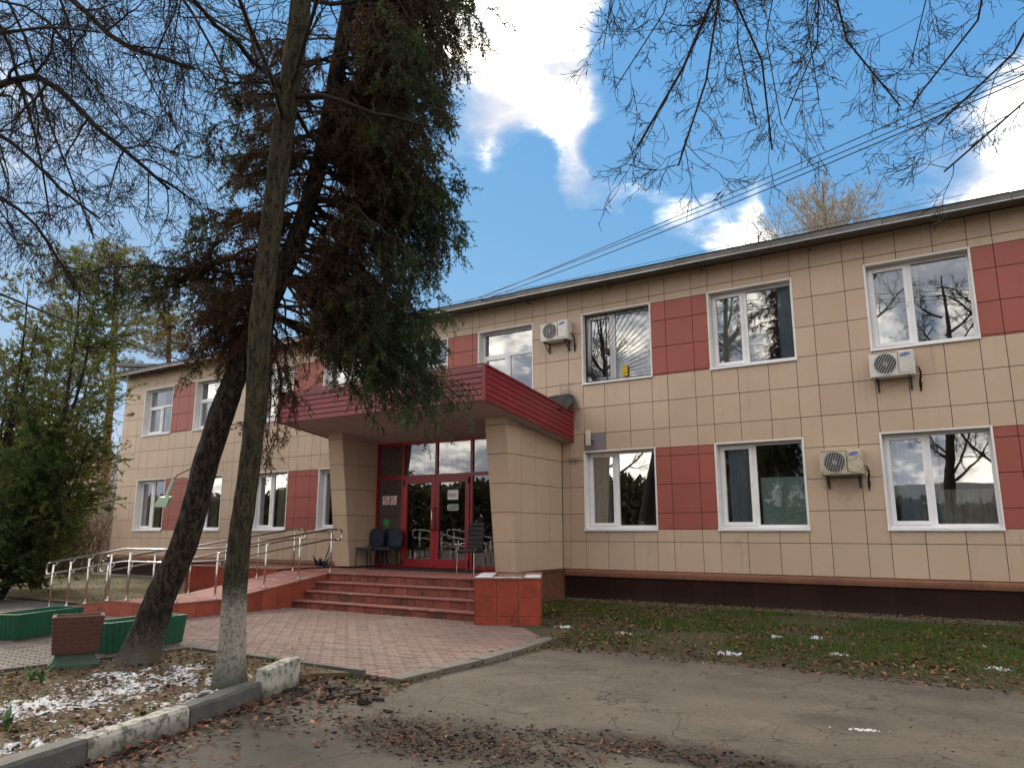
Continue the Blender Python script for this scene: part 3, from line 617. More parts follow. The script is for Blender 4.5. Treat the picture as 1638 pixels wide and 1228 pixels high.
def potted(x, z, label, h=.35, pot='pot_white', y=.37):
    p = empty('potted_plant', (x, y, z), label, 'plant')
    m = MB(); m.tube([(0, 0, 0), (0, 0, .02), (0, 0, .12), (0, 0, .13)], [.055, .06, .08, .082], 10); m.build('pot', pot, p)
    m = MB()
    for k in range(26):
        t = rng.uniform(0, 6.28); r = rng.uniform(.05, .16); zz = rng.uniform(.16, h); c = np.array([r*math.cos(t), r*math.sin(t)*.5, zz]); w = .03
        dirv = np.array([math.cos(t), math.sin(t)*.5, rng.uniform(-.3, .8)]); dirv /= np.linalg.norm(dirv); sd_ = np.cross(dirv, (0, 0, 1)); sd_ /= np.linalg.norm(sd_)
        m.add([c-dirv*.05, c+sd_*w*.5, c+dirv*.09, c-sd_*w*.5], [(0, 1, 2, 3)])
        m.tube([(0, 0, .12), c*[.5, .5, .8], c], .003, 3)
    m.build('leaves', 'plant', p)
zs = Z1+.045
MB().box(WL[6]+.02, WR[6]-.02, .262, .52, zs-.03, zs-.002).build('window_board', 'white_pvc', label='white inner sill board behind the window with potted plants', cat='sill')
MB().box(WL[2]+.02, WR[2]-.02, .262, .52, zs-.03, zs-.002).build('window_board', 'white_pvc', label='white inner sill board behind the window left of the entrance', cat='sill')
MB().box(WL[7]+.02, WR[7]-.02, .262, .52, zs-.03, zs-.002).build('window_board', 'white_pvc', label='white inner sill board behind the window with milky film', cat='sill')
potted(WL[6]+.3, zs, 'spiky potted plant at the left of the ground floor window', .34)
potted(WL[6]+.58, zs, 'tall leafy potted plant beside the window mullion', .75)
potted(WL[6]+1.2, zs, 'leafy plant in a wide white pot on the window sill', .42)
potted(WL[2]+.5, zs, 'small plant on the sill of the window left of the entrance', .3)
potted(WL[2]+1.15, zs, 'yellow flowered pot plant in the window left of the entrance', .35)
m = MB(); m.tube([(0, 0, 0), (0, 0, .05), (0, 0, .1), (0, 0, .12)], [.07, .085, .05, .01], 10); o = m.build('toy', 'sign_red', label='small red toy on the sill of the window with milky film', cat='toy'); o.location = (WL[7]+.55, .4, zs)
m = MB().cbox(-.06, .06, -.02, .02, 0, .26, .015); o = m.build('yellow_toy', 'yellow', label='yellow smiling toy hanging behind the window bars', cat='toy'); o.location = (WL[6]+.98, .165, Z3+.1)
mm = MB(); k = 9; mm.add([(.035*math.cos(t), -.0225, .09+.03*math.sin(t)) for t in np.linspace(math.pi, 2*math.pi, k)]+[(.035*math.cos(t), -.0225, .09+.008*math.sin(t)) for t in np.linspace(2*math.pi, math.pi, k)], [tuple(range(2*k))]).build('smile', 'sign_red', o)
# vestibule ----------------------------------------------------
SOF = lambda y: 3.54-.1267*y      # canopy underside
def clip_tiles(name, plane_pts, rows_, cols_, poly, mat, parent, off=.0, th=.016, g=.005):
    """tile polygon in (u,v) plane, mapping plane_pts: origin,u,v,n"""
    o0, uu, vv, nn = [np.asarray(p, float) for p in plane_pts]
    def clip(pl, ax, val, keep_less):
        r = []
        for i in range(len(pl)):
            p, q = pl[i], pl[(i+1) % len(pl)]; ip = (p[ax] <= val) == keep_less or p[ax] == val; iq = (q[ax] <= val) == keep_less or q[ax] == val
            if ip: r.append(p)
            if ip != iq:
                t = (val-p[ax])/(q[ax]-p[ax]); r.append(tuple(p[j]+(q[j]-p[j])*t for j in (0, 1)))
        return r
    for a, b in zip(cols_[:-1], cols_[1:]):
        for c, d in zip(rows_[:-1], rows_[1:]):
            pl = list(poly)
            for ax, val, kl in ((0, a+g, False), (0, b-g, True), (1, c+g, False), (1, d-g, True)):
                pl = clip(pl, ax, val, kl)
                if len(pl) < 3: break
            if len(pl) < 3: continue
            A = 0.5*abs(sum(pl[i][0]*pl[(i+1) % len(pl)][1]-pl[(i+1) % len(pl)][0]*pl[i][1] for i in range(len(pl))))
            if A < .004: continue
            jit = rng.uniform(-.0012, .0012)
            P3 = [o0+uu*p[0]+vv*p[1]+nn*(off+jit) for p in pl]
            if np.dot(np.cross(P3[1]-P3[0], P3[2]-P3[1]), nn) < 0: P3 = P3[::-1]
            cen = np.mean(P3, 0); P2 = [cen+(p-cen)*(1-.004/max(.05, np.linalg.norm(p-cen)))-0*nn for p in P3]
            k = len(P3); base = [p-nn*th for p in P3]; mid = [p-nn*.003 for p in P3]
            mb = MB().add([p-cen for p in base+mid+P2], [(i, (i+1) % k, k+(i+1) % k, k+i) for i in range(k)]+[(k+i, k+(i+1) % k, 2*k+(i+1) % k, 2*k+i) for i in range(k)]+[tuple(range(2*k, 3*k))])
            ob = mb.build(name, mat, parent); ob.location = tuple(cen-np.array(parent.location))
FB, FT = -1.95, -2.38
def pillar(x0, x1, outer):
    prof = [(0, .0), (FB+.1, 0), (FB+.1, .7), (FB, .7), (FT, SOF(FT)), (0, SOF(0))]
    bp('vestibule_wall', MB().prism([(x0, y, z) for y, z in prof if True], (x1-x0, 0, 0)), 'joint')
    poly = [(-.016, .7), (FB, .7), (FT, SOF(FT)), (-.016, SOF(0))]
    clip_tiles('tile', ((x1, 0, 0), (0, 1, 0), (0, 0, 1), (1, 0, 0)), rows[:7], [-2.6, -1.78, -1.19, -.61, 0.], poly, 'tile_beige', B, off=.016)
    # leaning front
    d = np.array([0, FT-FB, SOF(FT)-.7]); ln = np.linalg.norm(d); d /= ln; nrm = np.array([0, -d[2], d[1]])
    clip_tiles('tile', ((x0, FB, .7), (1, 0, 0), d, nrm), [0]+[.6*k*ln/(SOF(FT)-.7) for k in range(1, 7)], [0, x1-x0+.016], [(0, 0), (x1-x0+.016, 0), (x1-x0+.016, ln), (0, ln)], 'tile_beige', B, off=.016)
pillar(-8.8, VX1-.016, True)
pillar(VX0, -12.98, False)
bp('vestibule_plinth', MB().box(-8.22, -8.2, -3.5, -.09, .0, .665).box(-8.22, -8.17, -3.45, -.09, .666, .695), 'plinth_brown')
# glazed entrance wall
GY = -1.1; DB = .672
en = MB()
def bar(m, x0, x1, z0, z1, y0=GY-.035, y1=GY+.035): m.box(x0, x1, y0, y1, z0, z1)
tz = 2.82; gt = SOF(GY)-.02
VXS = [-12.97, -12.1, -11.07, -10.03, -8.81]
for x in (VXS[0]+.03, VXS[1], VXS[3]): bar(en, x-.035, x+.035, DB, gt)
bar(en, VXS[4]-.05, VXS[4], DB, gt)
bar(en, VXS[2]-.035, VXS[2]+.035, tz+.04, gt-.05, GY-.034, GY+.034)
bar(en, VXS[0], VXS[4], tz-.04, tz+.04, GY-.033, GY+.033); bar(en, VXS[0], VXS[4], gt-.05, gt+.05, GY-.036, GY+.036); bar(en, VXS[0], VXS[1], DB, DB+.07, GY-.032, GY+.032); bar(en, VXS[3], VXS[4], DB, DB+.07, GY-.032, GY+.032)
EN = bp('entrance_glazing', en, 'door_red')
def pane(x0, x1, z0, z1, parent, y=GY): MB().add([(x0, y, z0), (x1, y, z0), (x1, y, z1), (x0, y, z1)], [(0, 1, 2, 3)]).build('pane', 'door_glass', parent)
for a, b in zip(VXS[:-1], VXS[1:]): pane(a+.036, b-.036, tz+.041, gt-.051, EN)
pane(VXS[0]+.066, VXS[1]-.036, DB+.071, tz-.041, EN); pane(VXS[3]+.036, VXS[4]-.051, DB+.071, tz-.041, EN)
for a, b, hs in ((VXS[1]+.04, VXS[2]-.004, 1), (VXS[2]+.004, VXS[3]-.04, 0)):
    m = MB(); y0, y1 = GY-.055, GY+.02; t = .12
    z0, z1 = DB+.015, tz-.045
    m.box(a, a+t, y0, y1, z0, z1); m.box(b-t, b, y0, y1, z0, z1); m.box(a+t, b-t, y0, y1, z0, z0+.2); m.box(a+t, b-t, y0, y1, z1-t, z1)
    dr = bp('door', m, 'door_red'); pane(a+t, b-t, z0+.2, z1-t, dr, GY-.02)
    hx = b-.06 if hs else a+.06; s = -1 if hs else 1
    MB().tube([(hx, y0, 1.55), (hx, y0-.05, 1.55), (hx+(.035 if hs else -.0), y0-.08, 1.58), (hx+(.045 if hs else 0), y0-.085, 1.8), (hx+(.035 if hs else 0), y0-.08, 2.02), (hx, y0-.05, 2.05), (hx, y0, 2.05)], .014, 8).build('door_handle', 'steel' if hs else 'sign_black', dr, smooth=True)
    for zz in (z0+.1, z1-.1):
        xx = a+.01 if hs else b-.04; MB().box(xx, xx+.03, y0-.02, y0-.001, zz-.07, zz+.07).build('hinge', 'sign_black', dr)
def plate(name, px0, py0, px1, py1, mat, label, cat, y=GY-.06, th=.003):
    a = YP(px0, py1, y); b = YP(px1, py0, y); o = MB().box(a[0], b[0], y, y+th, a[2], b[2]).build(name, mat, label=label, cat=cat); o['_b'] = 0; del o['_b']; return o, a, b
def disc(cx, cz, y, r, n=20, rin=0):
    m = MB(); t = np.linspace(0, 2*math.pi, n, endpoint=False)
    if rin == 0: m.add([(cx+r*math.cos(q), y, cz+r*math.sin(q)) for q in t], [tuple(range(n))])
    else: m.add([(cx+r*math.cos(q), y, cz+r*math.sin(q)) for q in t]+[(cx+rin*math.cos(q), y, cz+rin*math.sin(q)) for q in t], [(i, (i+1) % n, n+(i+1) % n, n+i) for i in range(n)])
    return m
for k, (p0, p1, lab) in enumerate(((612, 623, 'square no smoking sign with a cigarette on the entrance glass'), (624.5, 634.5, 'square red ring prohibition sign with a slashed figure on the entrance glass'))):
    o, a, b = plate('prohibition_sign', p0, 793, p1, 807, 'sign_white', lab, 'sign', y=GY-.006)
    cx, cz = (a[0]+b[0])/2, (a[2]+b[2])/2; r = (b[2]-a[2])*.42; y = GY-.008
    rr = disc(cx, cz, y, r, 24, r*.78); s = r*.62; w = r*.1
    rr.add([(cx-s-w, y-.0005, cz+s-w), (cx-s+w, y-.0005, cz+s+w), (cx+s+w, y-.0005, cz-s+w), (cx+s-w, y-.0005, cz-s-w)], [(0, 1, 2, 3)]); rr.build('red_ring', 'sign_red', o)
    sy = MB()
    if k == 0: sy.box(cx-r*.55, cx+r*.45, y+.0004, y+.001, cz-r*.1, cz+r*.06).box(cx+r*.3, cx+r*.42, y+.0004, y+.001, cz+r*.1, cz+r*.4)
    else: sy.box(cx-r*.12, cx+r*.16, y+.0004, y+.001, cz-r*.5, cz+r*.2).box(cx-r*.16, cx+r*.05, y+.0004, y+.001, cz+r*.25, cz+r*.5)
    sy.build('symbol', 'sign_black', o)
c = YP(618, 835.5, GY-.006); o = disc(c[0], c[2], GY-.006, .095).build('round_sticker', 'sticker_green', label='round bright green sticker on the glass above the blue chairs', cat='sticker')
MB().box(c[0]-.035, c[0]+.03, GY-.0075, GY-.007, c[2]-.05, c[2]-.035).box(c[0]-.02, c[0]+.03, GY-.0075, GY-.007, c[2]-.005, c[2]+.008).box(c[0]-.035, c[0]-.02, GY-.0075, GY-.007, c[2]-.034, c[2]+.045).build('sticker_mark', 'sign_green', o)
o, a, b = plate('paper_notice', 716, 783, 733, 799, 'sign_white', 'white paper notice taped to the right door leaf', 'notice', y=GY-.026)
m = MB()
for k in range(4): m.box(a[0]+.03, b[0]-.03-.04*(k % 2), GY-.0275, GY-.027, a[2]+.13-.022*k, a[2]+.138-.022*k)
m.build('print', 'sign_black', o)
o, a, b = plate('entrance_sign', 716, 806, 733, 816, 'sign_white', 'green sign with white letters on the right door leaf', 'sign', y=GY-.026)
MB().box(a[0]+.012, b[0]-.012, GY-.028, GY-.0265, a[2]+.012, b[2]-.012).build('green_field', 'sign_green', o)
def text(s, size, loc, rot, mat, parent, ext=.0006):
    cu = bpy.data.curves.new('lettering', 'FONT'); cu.body = s; cu.size = size; cu.extrude = ext; cu.align_x = 'CENTER'; cu.align_y = 'CENTER'
    t = bpy.data.objects.new('tmp_text', cu); COL.objects.link(t); dg = bpy.context.evaluated_depsgraph_get(); dg.update()
    me = bpy.data.meshes.new_from_object(t.evaluated_get(dg)); bpy.data.objects.remove(t); me.name = 'lettering'; me.materials.clear(); me.materials.append(MATS[mat])
    o = link('lettering', me, None, parent); o.location = loc; o.rotation_euler = rot; return o
text('ВХОД', .115, ((a[0]+b[0])/2, GY-.0285, (a[2]+b[2])/2), (math.pi/2, 0, 0), 'sign_white', o)
# canopy --------------------------------------------------------
CX0, CX1, CY = -13.78, -7.95, -3.63
CT = lambda y: SOF(y)+.66
cb = MB().prism([(CX0+.03, -.02, SOF(0)+.03), (CX0+.03, CY+.03, SOF(CY)+.03), (CX0+.03, CY+.03, CT(CY)-.04), (CX0+.03, -.02, CT(0)-.04)], (CX1-CX0-.06, 0, 0))
CN = bp('canopy', cb, 'roof_sheet')
MB().prism([(CX0+.02, -.018, SOF(0)), (CX0+.02, CY+.02, SOF(CY)), (CX0+.02, CY+.02, SOF(CY)+.026), (CX0+.02, -.018, SOF(0)+.026)], (CX1-CX0-.04, 0, 0)).build('soffit', 'soffit_plaster', CN)
nb = 6; bh = .66/nb
for k in range(nb):
    z = SOF(CY)-.02+k*bh*1.03
    MB().prism([(CX0-.005, CY+.03, z), (CX0-.005, CY-.002, z), (CX0-.005, CY-.013, z+.008), (CX0-.005, CY-.011, z+bh*.92), (CX0-.005, CY+.002, z+bh-.006), (CX0-.005, CY+.03, z+bh-.006)], (CX1-CX0+.01, 0, 0)).build('siding_board', 'siding', CN)
    for sx, x in ((1, CX1), (-1, CX0)):
        def P(y, dx, dz): return (x+sx*dx, y, SOF(y)-.02+k*bh*1.03+dz)
        prof = [(-.03, 0), (.002, 0), (.013, .008), (.011, bh*.92), (-.002, bh-.006), (-.03, bh-.006)]
        V = [P(CY+.004, *q) for q in prof]+[P(-.03, *q) for q in prof]; nn = 6
        MB().add(V, [tuple(range(nn))[::sx], tuple(range(nn, 2*nn))[::-sx]]+[((i, (i+1) % nn, nn+(i+1) % nn, nn+i)[::-sx]) for i in range(nn)]).build('siding_board', 'siding', CN)
for x in (CX0, CX1):
    MB().box(x-.034, x+.034, CY-.034, CY+.034, SOF(CY)-.035, SOF(CY)+.68).build('corner_trim', 'siding', CN)
m = MB(); m.prism([(CX0-.035, CY-.04, SOF(CY)+.66), (CX0-.035, CY-.04, SOF(CY)+.7), (CX0-.035, -.03, SOF(0)+.7), (CX0-.035, -.03, SOF(0)+.66)], (.09, 0, 0)); m.prism([(CX1-.055, CY-.04, SOF(CY)+.66), (CX1-.055, CY-.04, SOF(CY)+.7), (CX1-.055, -.03, SOF(0)+.7), (CX1-.055, -.03, SOF(0)+.66)], (.09, 0, 0)); m.box(CX0+.056, CX1-.056, CY-.042, CY+.03, SOF(CY)+.672, SOF(CY)+.702)
m.build('cap_trim', 'siding', CN)
m = MB(); V = []
for i, x in enumerate(np.linspace(-8.75, -7.9, 7)):
    for y, z in ((-.75, 4.3), (-.5, 4.33), (-.25, 4.4), (-.1, 4.52), (-.025, 4.62)): V.append((x+.03*rng.normal(), y, z+.02*rng.normal()-(.12 if i == 6 else 0)+.02*i*(y > -.3)))
m.add(V, [(5*i+j, 5*i+j+1, 5*i+j+6, 5*i+j+5) for i in range(6) for j in range(4)]); m.build('felt_flashing', 'black_felt', CN)
for x, y in ((-8.6, -3.2), (-9.4, -2.0)):
    MB().cyl((x, y, SOF(y)-.012), (0, 0, 1), .035, .012, 12).build('soffit_light', 'ac_dark', CN)
# roof ---------------------------------------------------------
EY = -.56
bp('soffit', MB().prism([(XL-.35, .012, 7.15), (XL-.35, EY+.02, 7.075), (XL-.35, EY+.02, 7.095), (XL-.35, .012, 7.17)], (XR-XL+.35, 0, 0)), 'soffit_board')
m = MB()
fa = MB(); xs = np.arange(XL-.4, XR+.01, 2.0)
RF = bp('roof', MB().prism([(XL-.4, EY-.02, 7.2), (XL-.4, 6, 8.0), (XL-.4, 12.5, 7.2), (XL-.4, 12.5, 7.19), (XL-.4, 6, 7.97), (XL-.4, EY-.02, 7.19)], (XR-XL+.4, 0, 0)), 'roof_sheet')
for a in xs:
    dz = rng.uniform(-.008, .008)
    MB().prism([(a, EY+.016, 7.07), (a, EY-.012, 7.07), (a, EY-.022, 7.19+dz), (a, EY-.055, 7.205+dz), (a, EY+.016, 7.215+dz)], (1.992, 0, 0)).build('fascia', 'metal_fascia', RF)
    MB().box(a, a+1.99, EY-.03, EY-.0135, 7.066+dz*.5, 7.083+dz*.5).build('drip_edge', 'metal_light', RF)
for x in np.arange(XL, XR, 2.2): MB().box(x, x+.03, EY+.03, -.01, 7.05, 7.072).build('soffit_batten', 'soffit_board', RF)
# bent metal frame at the roof corner
m = MB(); p = lambda px, py, y: YP(px, py, y)
xq = XL-.2; m.box(xq, xq+.12, -.5, -.42, 7.2, 7.68); m.box(xq-.05, xq+2.6, -.52, -.40, 7.6, 7.7) if False else None
m.prism([(xq-.1, -.5, 7.56), (xq-.1, -.5, 7.66), (xq+2.7, -.5, 7.3), (xq+2.7, -.5, 7.2)], (0, .5, 0)); m.box(xq+.1, xq+.8, -.45, -.05, 7.22, 7.27)
m.build('snow_guard_frame', 'roof_sheet', label='bent dark metal frame on the roof corner', cat='roof frame')
# ------------------------------------------------------------------ air conditioners
def ac(x0, z0, mat, label, tilt, w=.74, h=.46):
    t = empty('air_conditioner', (x0, -.3, z0), label, 'air conditioner')
    D = .26
    MB().cbox(0, w, 0, D, 0, h, .018).build('casing', mat, t)
    c = (.27, .235); n = 28
    m = MB(); m.tube([(c[0], -.012, c[1]), (c[0], -.002, c[1])], .19, n); m.build('fan_recess', 'ac_dark', t)
    m = MB()
    ca, sa = math.cos(tilt), math.sin(tilt)
    for k in range(-4, 5):
        off = k*.042; hl = math.sqrt(max(0, .188**2-off**2)); d = np.array([sa, 0, ca]); q = np.array([ca, 0, -sa]); cc = np.array([c[0], -.018, c[1]])+q*off
        m.prism([cc-d*hl-q*.0085, cc-d*hl+q*.0085, cc+d*hl+q*.0085, cc+d*hl-q*.0085], (0, .005, 0))
    m.tube([(c[0], -.026, c[1]), (c[0], -.0185, c[1])], .045, 12); m.build('fan_guard', 'ac_slat', t)
    m = disc(c[0], c[1], -.0205, .2, 28, .186); m.build('guard_ring', mat, t)
    MB().box(.478, .484, -.006, -.001, .03, h-.02).box(.03, .476, -.006, -.001, h-.02, h-.012).build('panel_seam', 'ac_dark', t)
    MB().cbox(.5, w-.03, -.012, -.001, .05, h-.03, .006).build('service_panel', mat, t)
    el = MB(); cx, cz = .6, h-.085; tt = np.linspace(0, 2*math.pi, 24, endpoint=False); rot = .22
    def E(a, b): return [(cx+a*math.cos(q)*math.cos(rot)-b*math.sin(q)*math.sin(rot), -.0135, cz+a*math.cos(q)*math.sin(rot)+b*math.sin(q)*math.cos(rot)) for q in tt]
    lg = el.add(E(.085, .03), [tuple(range(24))]).build('logo', 'logo_blue', t)
    m = MB()
    for k in range(7):
        xx = -.054+k*.018; m.box(cx+xx-.006, cx+xx+.006, -.0145, -.014, cz+xx*.22-.008, cz+xx*.22-.004).box(cx+xx-.006+.008*(k % 2), cx+xx-.002+.008*(k % 2), -.0145, -.014, cz+xx*.22-.004, cz+xx*.22+.008)
    m.build('logo_lettering', 'logo_white', lg)
    for xx in (.1, w-.1):
        MB().box(xx-.015, xx+.015, -.01, .285, -.03, -.002).box(xx-.015, xx+.015, .262, .284, -.24, -.031).prism([(xx-.008, .02, -.032), (xx-.008, .045, -.032), (xx-.008, .262, -.215), (xx-.008, .262, -.24)], (.016, 0, 0)).build('bracket', 'ac_dark', t)
    m = MB()
    for k in range(3): m.tube([(w-.004, .14+.03*k, .16-.03*k), (w+.05, .15+.03*k, .15-.04*k), (w+.075, .2+.02*k, .06-.03*k), (w+.05, .255, .0-.05*k), (w+.03+.02*k, .272, -.12), (w+.04, .278, -.28)], .011-.002*k, 6)
    m.build('pipes', 'wire_black', t, smooth=True)
    return t
ac(-8.66, 5.94, 'ac_white', 'white air conditioner high on the wall between canopy window and barred window', 0.)
ac(-1.63, 4.28, 'ac_white', 'cream air conditioner directly below an upper window sill', .5)
ac(-2.63, 2.54, 'ac_old', 'dirty yellowed air conditioner between two ground floor windows', .3)
# wall floodlight beside canopy
t = empty('wall_floodlight', (-7.5, 0, 3.5), 'small cream wall lamp on a grey tile beside the canopy', 'lamp')
MB().cbox(-.07, .04, -.17, -.11, -.09, .26, .012).build('housing', 'lamp_cream', t); MB().tube([(.05, -.004, .03), (.05, -.1, .03), (0, -.12, .05)], .014, 6).build('arm', 'ac_dark', t); MB().box(.02, .09, -.012, -.003, -.02, .08).build('bracket_plate', 'ac_slat', t)
# ------------------------------------------------------------------ steps, platform, ramp, pedestals
PZ = .66
ST = empty('entrance_steps', (-9.7, -4.0, 0), 'worn red tiled entrance steps with platform before the door', 'steps')
def sp(name, mb, mat): o = mb.build(name, mat, ST); o.location = (9.7, 4.0, 0); return o
SX0, SX1 = -12.02, -7.6
for i in range(4):
    y0 = -4.45+.3*i; z1 = .165*(i+1)
    core_y1 = y0+.32 if i < 3 else -3.4
    sp('step_core', MB().box(SX0+.005, -7.16-(y0+4.93)*math.tan(math.radians(30)), y0+.03, core_y1, .0 if i == 0 else z1-.165, z1-.032), 'joint')
    SX1 = -7.12-(y0+4.93)*math.tan(math.radians(30))-.02
    n = 12; e = np.linspace(SX0, SX1, n+1)
    e[1:-1] += rng.uniform(-.03, .03, n-1)
    for a, b in zip(e[:-1], e[1:]):
        j = rng.uniform(-.003, .003); mb = MB().cbox(a+.003, b-.003, y0+.012+j, y0+.03, z1-.163+(.01 if i == 0 else 0), z1-.033, .003); sp('riser_tile', mb, 'step_red')
    e = np.linspace(SX0-.0, SX1, 9); e[1:-1] += rng.uniform(-.05, .05, 7)
    for a, b in zip(e[:-1], e[1:]):
        dz = rng.uniform(-.002, .002); mb = MB().cbox(a+.003, b-.003, y0-.02, y0+.31, z1-.03, z1+dz, .008); sp('tread_tile', mb, 'tread_red')
sp('platform', MB().box(-13.42, -8.23, -3.4, -.35, .0, PZ-.03), 'joint')
for xi in np.arange(-13.42, -8.25, .3985):
    for yi in np.arange(-3.24, -1.2, .42):
        sp('floor_tile', MB().cbox(xi+.003, min(xi+.3955, -8.2), yi+.003, yi+.417, PZ-.03, PZ+rng.uniform(-.0015, .0015), .003), 'tread_red')
MB().cbox(-12.4, -9.4, -2.0, -1.22, PZ+.003, PZ+.016, .004).build('door_mat', 'rubber', label='long black rubber mat in front of the red doors', cat='mat')
def pedestal(x0, x1, y0, y1, z1, label):
    t = empty('tiled_planter', (x0, y0, 0), label, 'planter'); w, d = x1-x0, y1-y0
    m = MB(); q = .28
    m.box(.016, w-.016, .016, q, 0, z1-.03); m.box(.016, w-.016, d-q, d-.016, 0, z1-.03); m.box(.016, q, q, d-q, 0, z1-.03); m.box(w-q, w-.016, q, d-q, 0, z1-.03); m.build('core', 'mortar', t)
    MB().box(q, w-q, q, d-q, 0, z1-.2).build('soil_fill', 'soil', t)
    zr = [.0, .17, .47, z1-.03]
    nx = max(2, round(w/.4)); xe = np.linspace(.014, w-.014, nx+1)
    for a, b in zip(xe[:-1], xe[1:]):
        for c, e in zip(zr[:-1], zr[1:]): MB().cbox(a+.003, b-.003, rng.uniform(-.004, .002), .016, c+.003, e-.003, .005).build('tile', 'pedestal_red', t)
    ye = np.linspace(.02, d-.014, max(2, round(d/.4))+1)
    for sx in (0, w-.016):
        for a, b in zip(ye[:-1], ye[1:]):
            for c, e in zip(zr[:-1], zr[1:]): MB().cbox(sx, sx+.016, a+.003, b-.003, c+.003, e-.003, .004).build('tile', 'pedestal_red', t)
    for a, b, c, e in ((-.012, q+.01, -.015, d+.01), (w-q-.01, w+.012, -.015, d+.01)):
        for k in range(4):
            y_a = c+(e-c)*k/4; MB().cbox(a, b, y_a+.004, c+(e-c)*(k+1)/4-.004, z1-.03, z1+rng.uniform(-.002, .002), .004).build('rim_tile', 'tread_red', t)
    MB().cbox(q+.014, w-q-.014, -.015, .13, z1-.03, z1, .004).build('rim_tile', 'tread_red', t); MB().cbox(q+.014, w-q-.014, d-.15, d+.01, z1-.03, z1, .004).build('rim_tile', 'tread_red', t)
    return t
pt = pedestal(0, 1.09, 0, 1.8, .775, 'square red tiled planter box at the right end of the entrance steps')
pt.location = (-7.22, -4.93, 0); pt.rotation_euler = (0, 0, math.radians(30))
for k, (a, b, c, d) in enumerate(((.0, .29, .0, .42), (.0, .28, .48, .88), (.0, .27, .95, 1.3), (.81, 1.08, .02, .43), (.82, 1.08, .47, .86), (.3, .8, .0, .11))):
    n1 = 9; X_, Y_ = np.meshgrid(np.linspace(a, b, n1), np.linspace(c, d, n1)); Zs = .779+.012*np.sin(np.linspace(0, math.pi, n1))[None, :]**.4*np.sin(np.linspace(0, math.pi, n1))[:, None]**.4
    i = np.arange(n1*n1).reshape(n1, n1); q = np.stack([i[:-1, :-1], i[:-1, 1:], i[1:, 1:], i[1:, :-1]], -1).reshape(-1, 4)
    o = link('snow_patch', npmesh('snow_patch', np.stack([X_+rng.normal(0, .008, X_.shape), Y_+rng.normal(0, .008, X_.shape), Zs], -1).reshape(-1, 3), q, smooth=True), 'snow', label='thin snow lying on the rim of the red tiled planter', cat='snow', group='snow on the planter rim'); o.location = (-7.22, -4.93, 0); o.rotation_euler = (0, 0, math.radians(30))
pedestal(-17.0, -13.62, -3.52, -2.2, .7, 'long red tiled planter box beyond the ramp')
# ramp: first flight along y, landing, second flight along -x
RP = empty('access_ramp', (-12.8, -5.5, 0), 'red tiled wheelchair ramp with a corner landing beside the steps', 'ramp')
def rp(name, mb, mat): o = mb.build(name, mat, RP); o.location = (12.8, 5.5, 0); return o
RX0, RX1 = -13.5, -12.03; RYT, RYB, RYE = -3.42, -6.0, -7.35; LZ = .3; RXE = -16.1
rz = lambda y: LZ+(PZ-LZ)*np.clip((y-RYB)/(RYT-RYB), 0, 1)
rx = lambda x: LZ*np.clip((x-RXE)/(RX0-RXE), 0, 1)
rp('ramp_core', MB().prism([(RX0+.02, RYT, -.05), (RX0+.02, RYT, PZ-.03), (RX0+.02, RYB, LZ-.03), (RX0+.02, RYE+.02, LZ-.03), (RX0+.02, RYE+.02, -.05)], (RX1-RX0-.04, 0, 0)), 'joint')
rp('ramp_core', MB().prism([(RX0+.021, RYE+.02, -.05), (RX0+.021, RYE+.02, LZ-.03), (RXE, RYE+.02, -.02), (RXE, RYE+.02, -.05)], (0, 1.3, 0)), 'joint')
def deck(x0, x1, y0, y1, zf):
    V = [(x, y, zf(x, y)-.028) for x, y in ((x0, y0), (x1, y0), (x1, y1), (x0, y1))]+[(x, y, zf(x, y)) for x, y in ((x0, y0), (x1, y0), (x1, y1), (x0, y1))]
    rp('deck_tile', MB().add(V, [(0, 3, 2, 1), (4, 5, 6, 7), (0, 1, 5, 4), (1, 2, 6, 5), (2, 3, 7, 6), (3, 0, 4, 7)]), 'tread_red')
ys = np.linspace(RYE-.01, RYT-.01, 11); xs = np.linspace(RX0, RX1+.015, 5)
for a, b in zip(ys[:-1], ys[1:]):
    for c, d in zip(xs[:-1], xs[1:]): deck(c+.003, d-.003, a+.003, b-.003, lambda x, y: float(rz(y)))
xs = np.linspace(RXE, RX0-.002, 8); ys2 = np.linspace(RYE-.01, RYE+1.34, 4)
for a, b in zip(ys2[:-1], ys2[1:]):
    for c, d in zip(xs[:-1], xs[1:]): deck(c+.003, d-.003, a+.003, b-.003, lambda x, y: float(rx(x)))
ys = np.linspace(RYE, RYT, 12)
for a, b in zip(ys[:-1], ys[1:]):
    rp('side_tile', MB().prism([(RX1-.018, a+.003, .0), (RX1-.018, b-.003, .0), (RX1-.018, b-.003, float(rz(b))-.032), (RX1-.018, a+.003, float(rz(a))-.032)], (.016+rng.uniform(0, .003), 0, 0)), 'ramp_red')
xs = np.linspace(RXE+.35, RX1-.02, 11)
for a, b in zip(xs[:-1], xs[1:]):
    rp('side_tile', MB().prism([(a+.003, RYE+.018, 0), (b-.003, RYE+.018, 0), (b-.003, RYE+.018, float(rx(b))-.032), (a+.003, RYE+.018, float(rx(a))-.032)], (0, -.016-rng.uniform(0, .003), 0)), 'ramp_red')
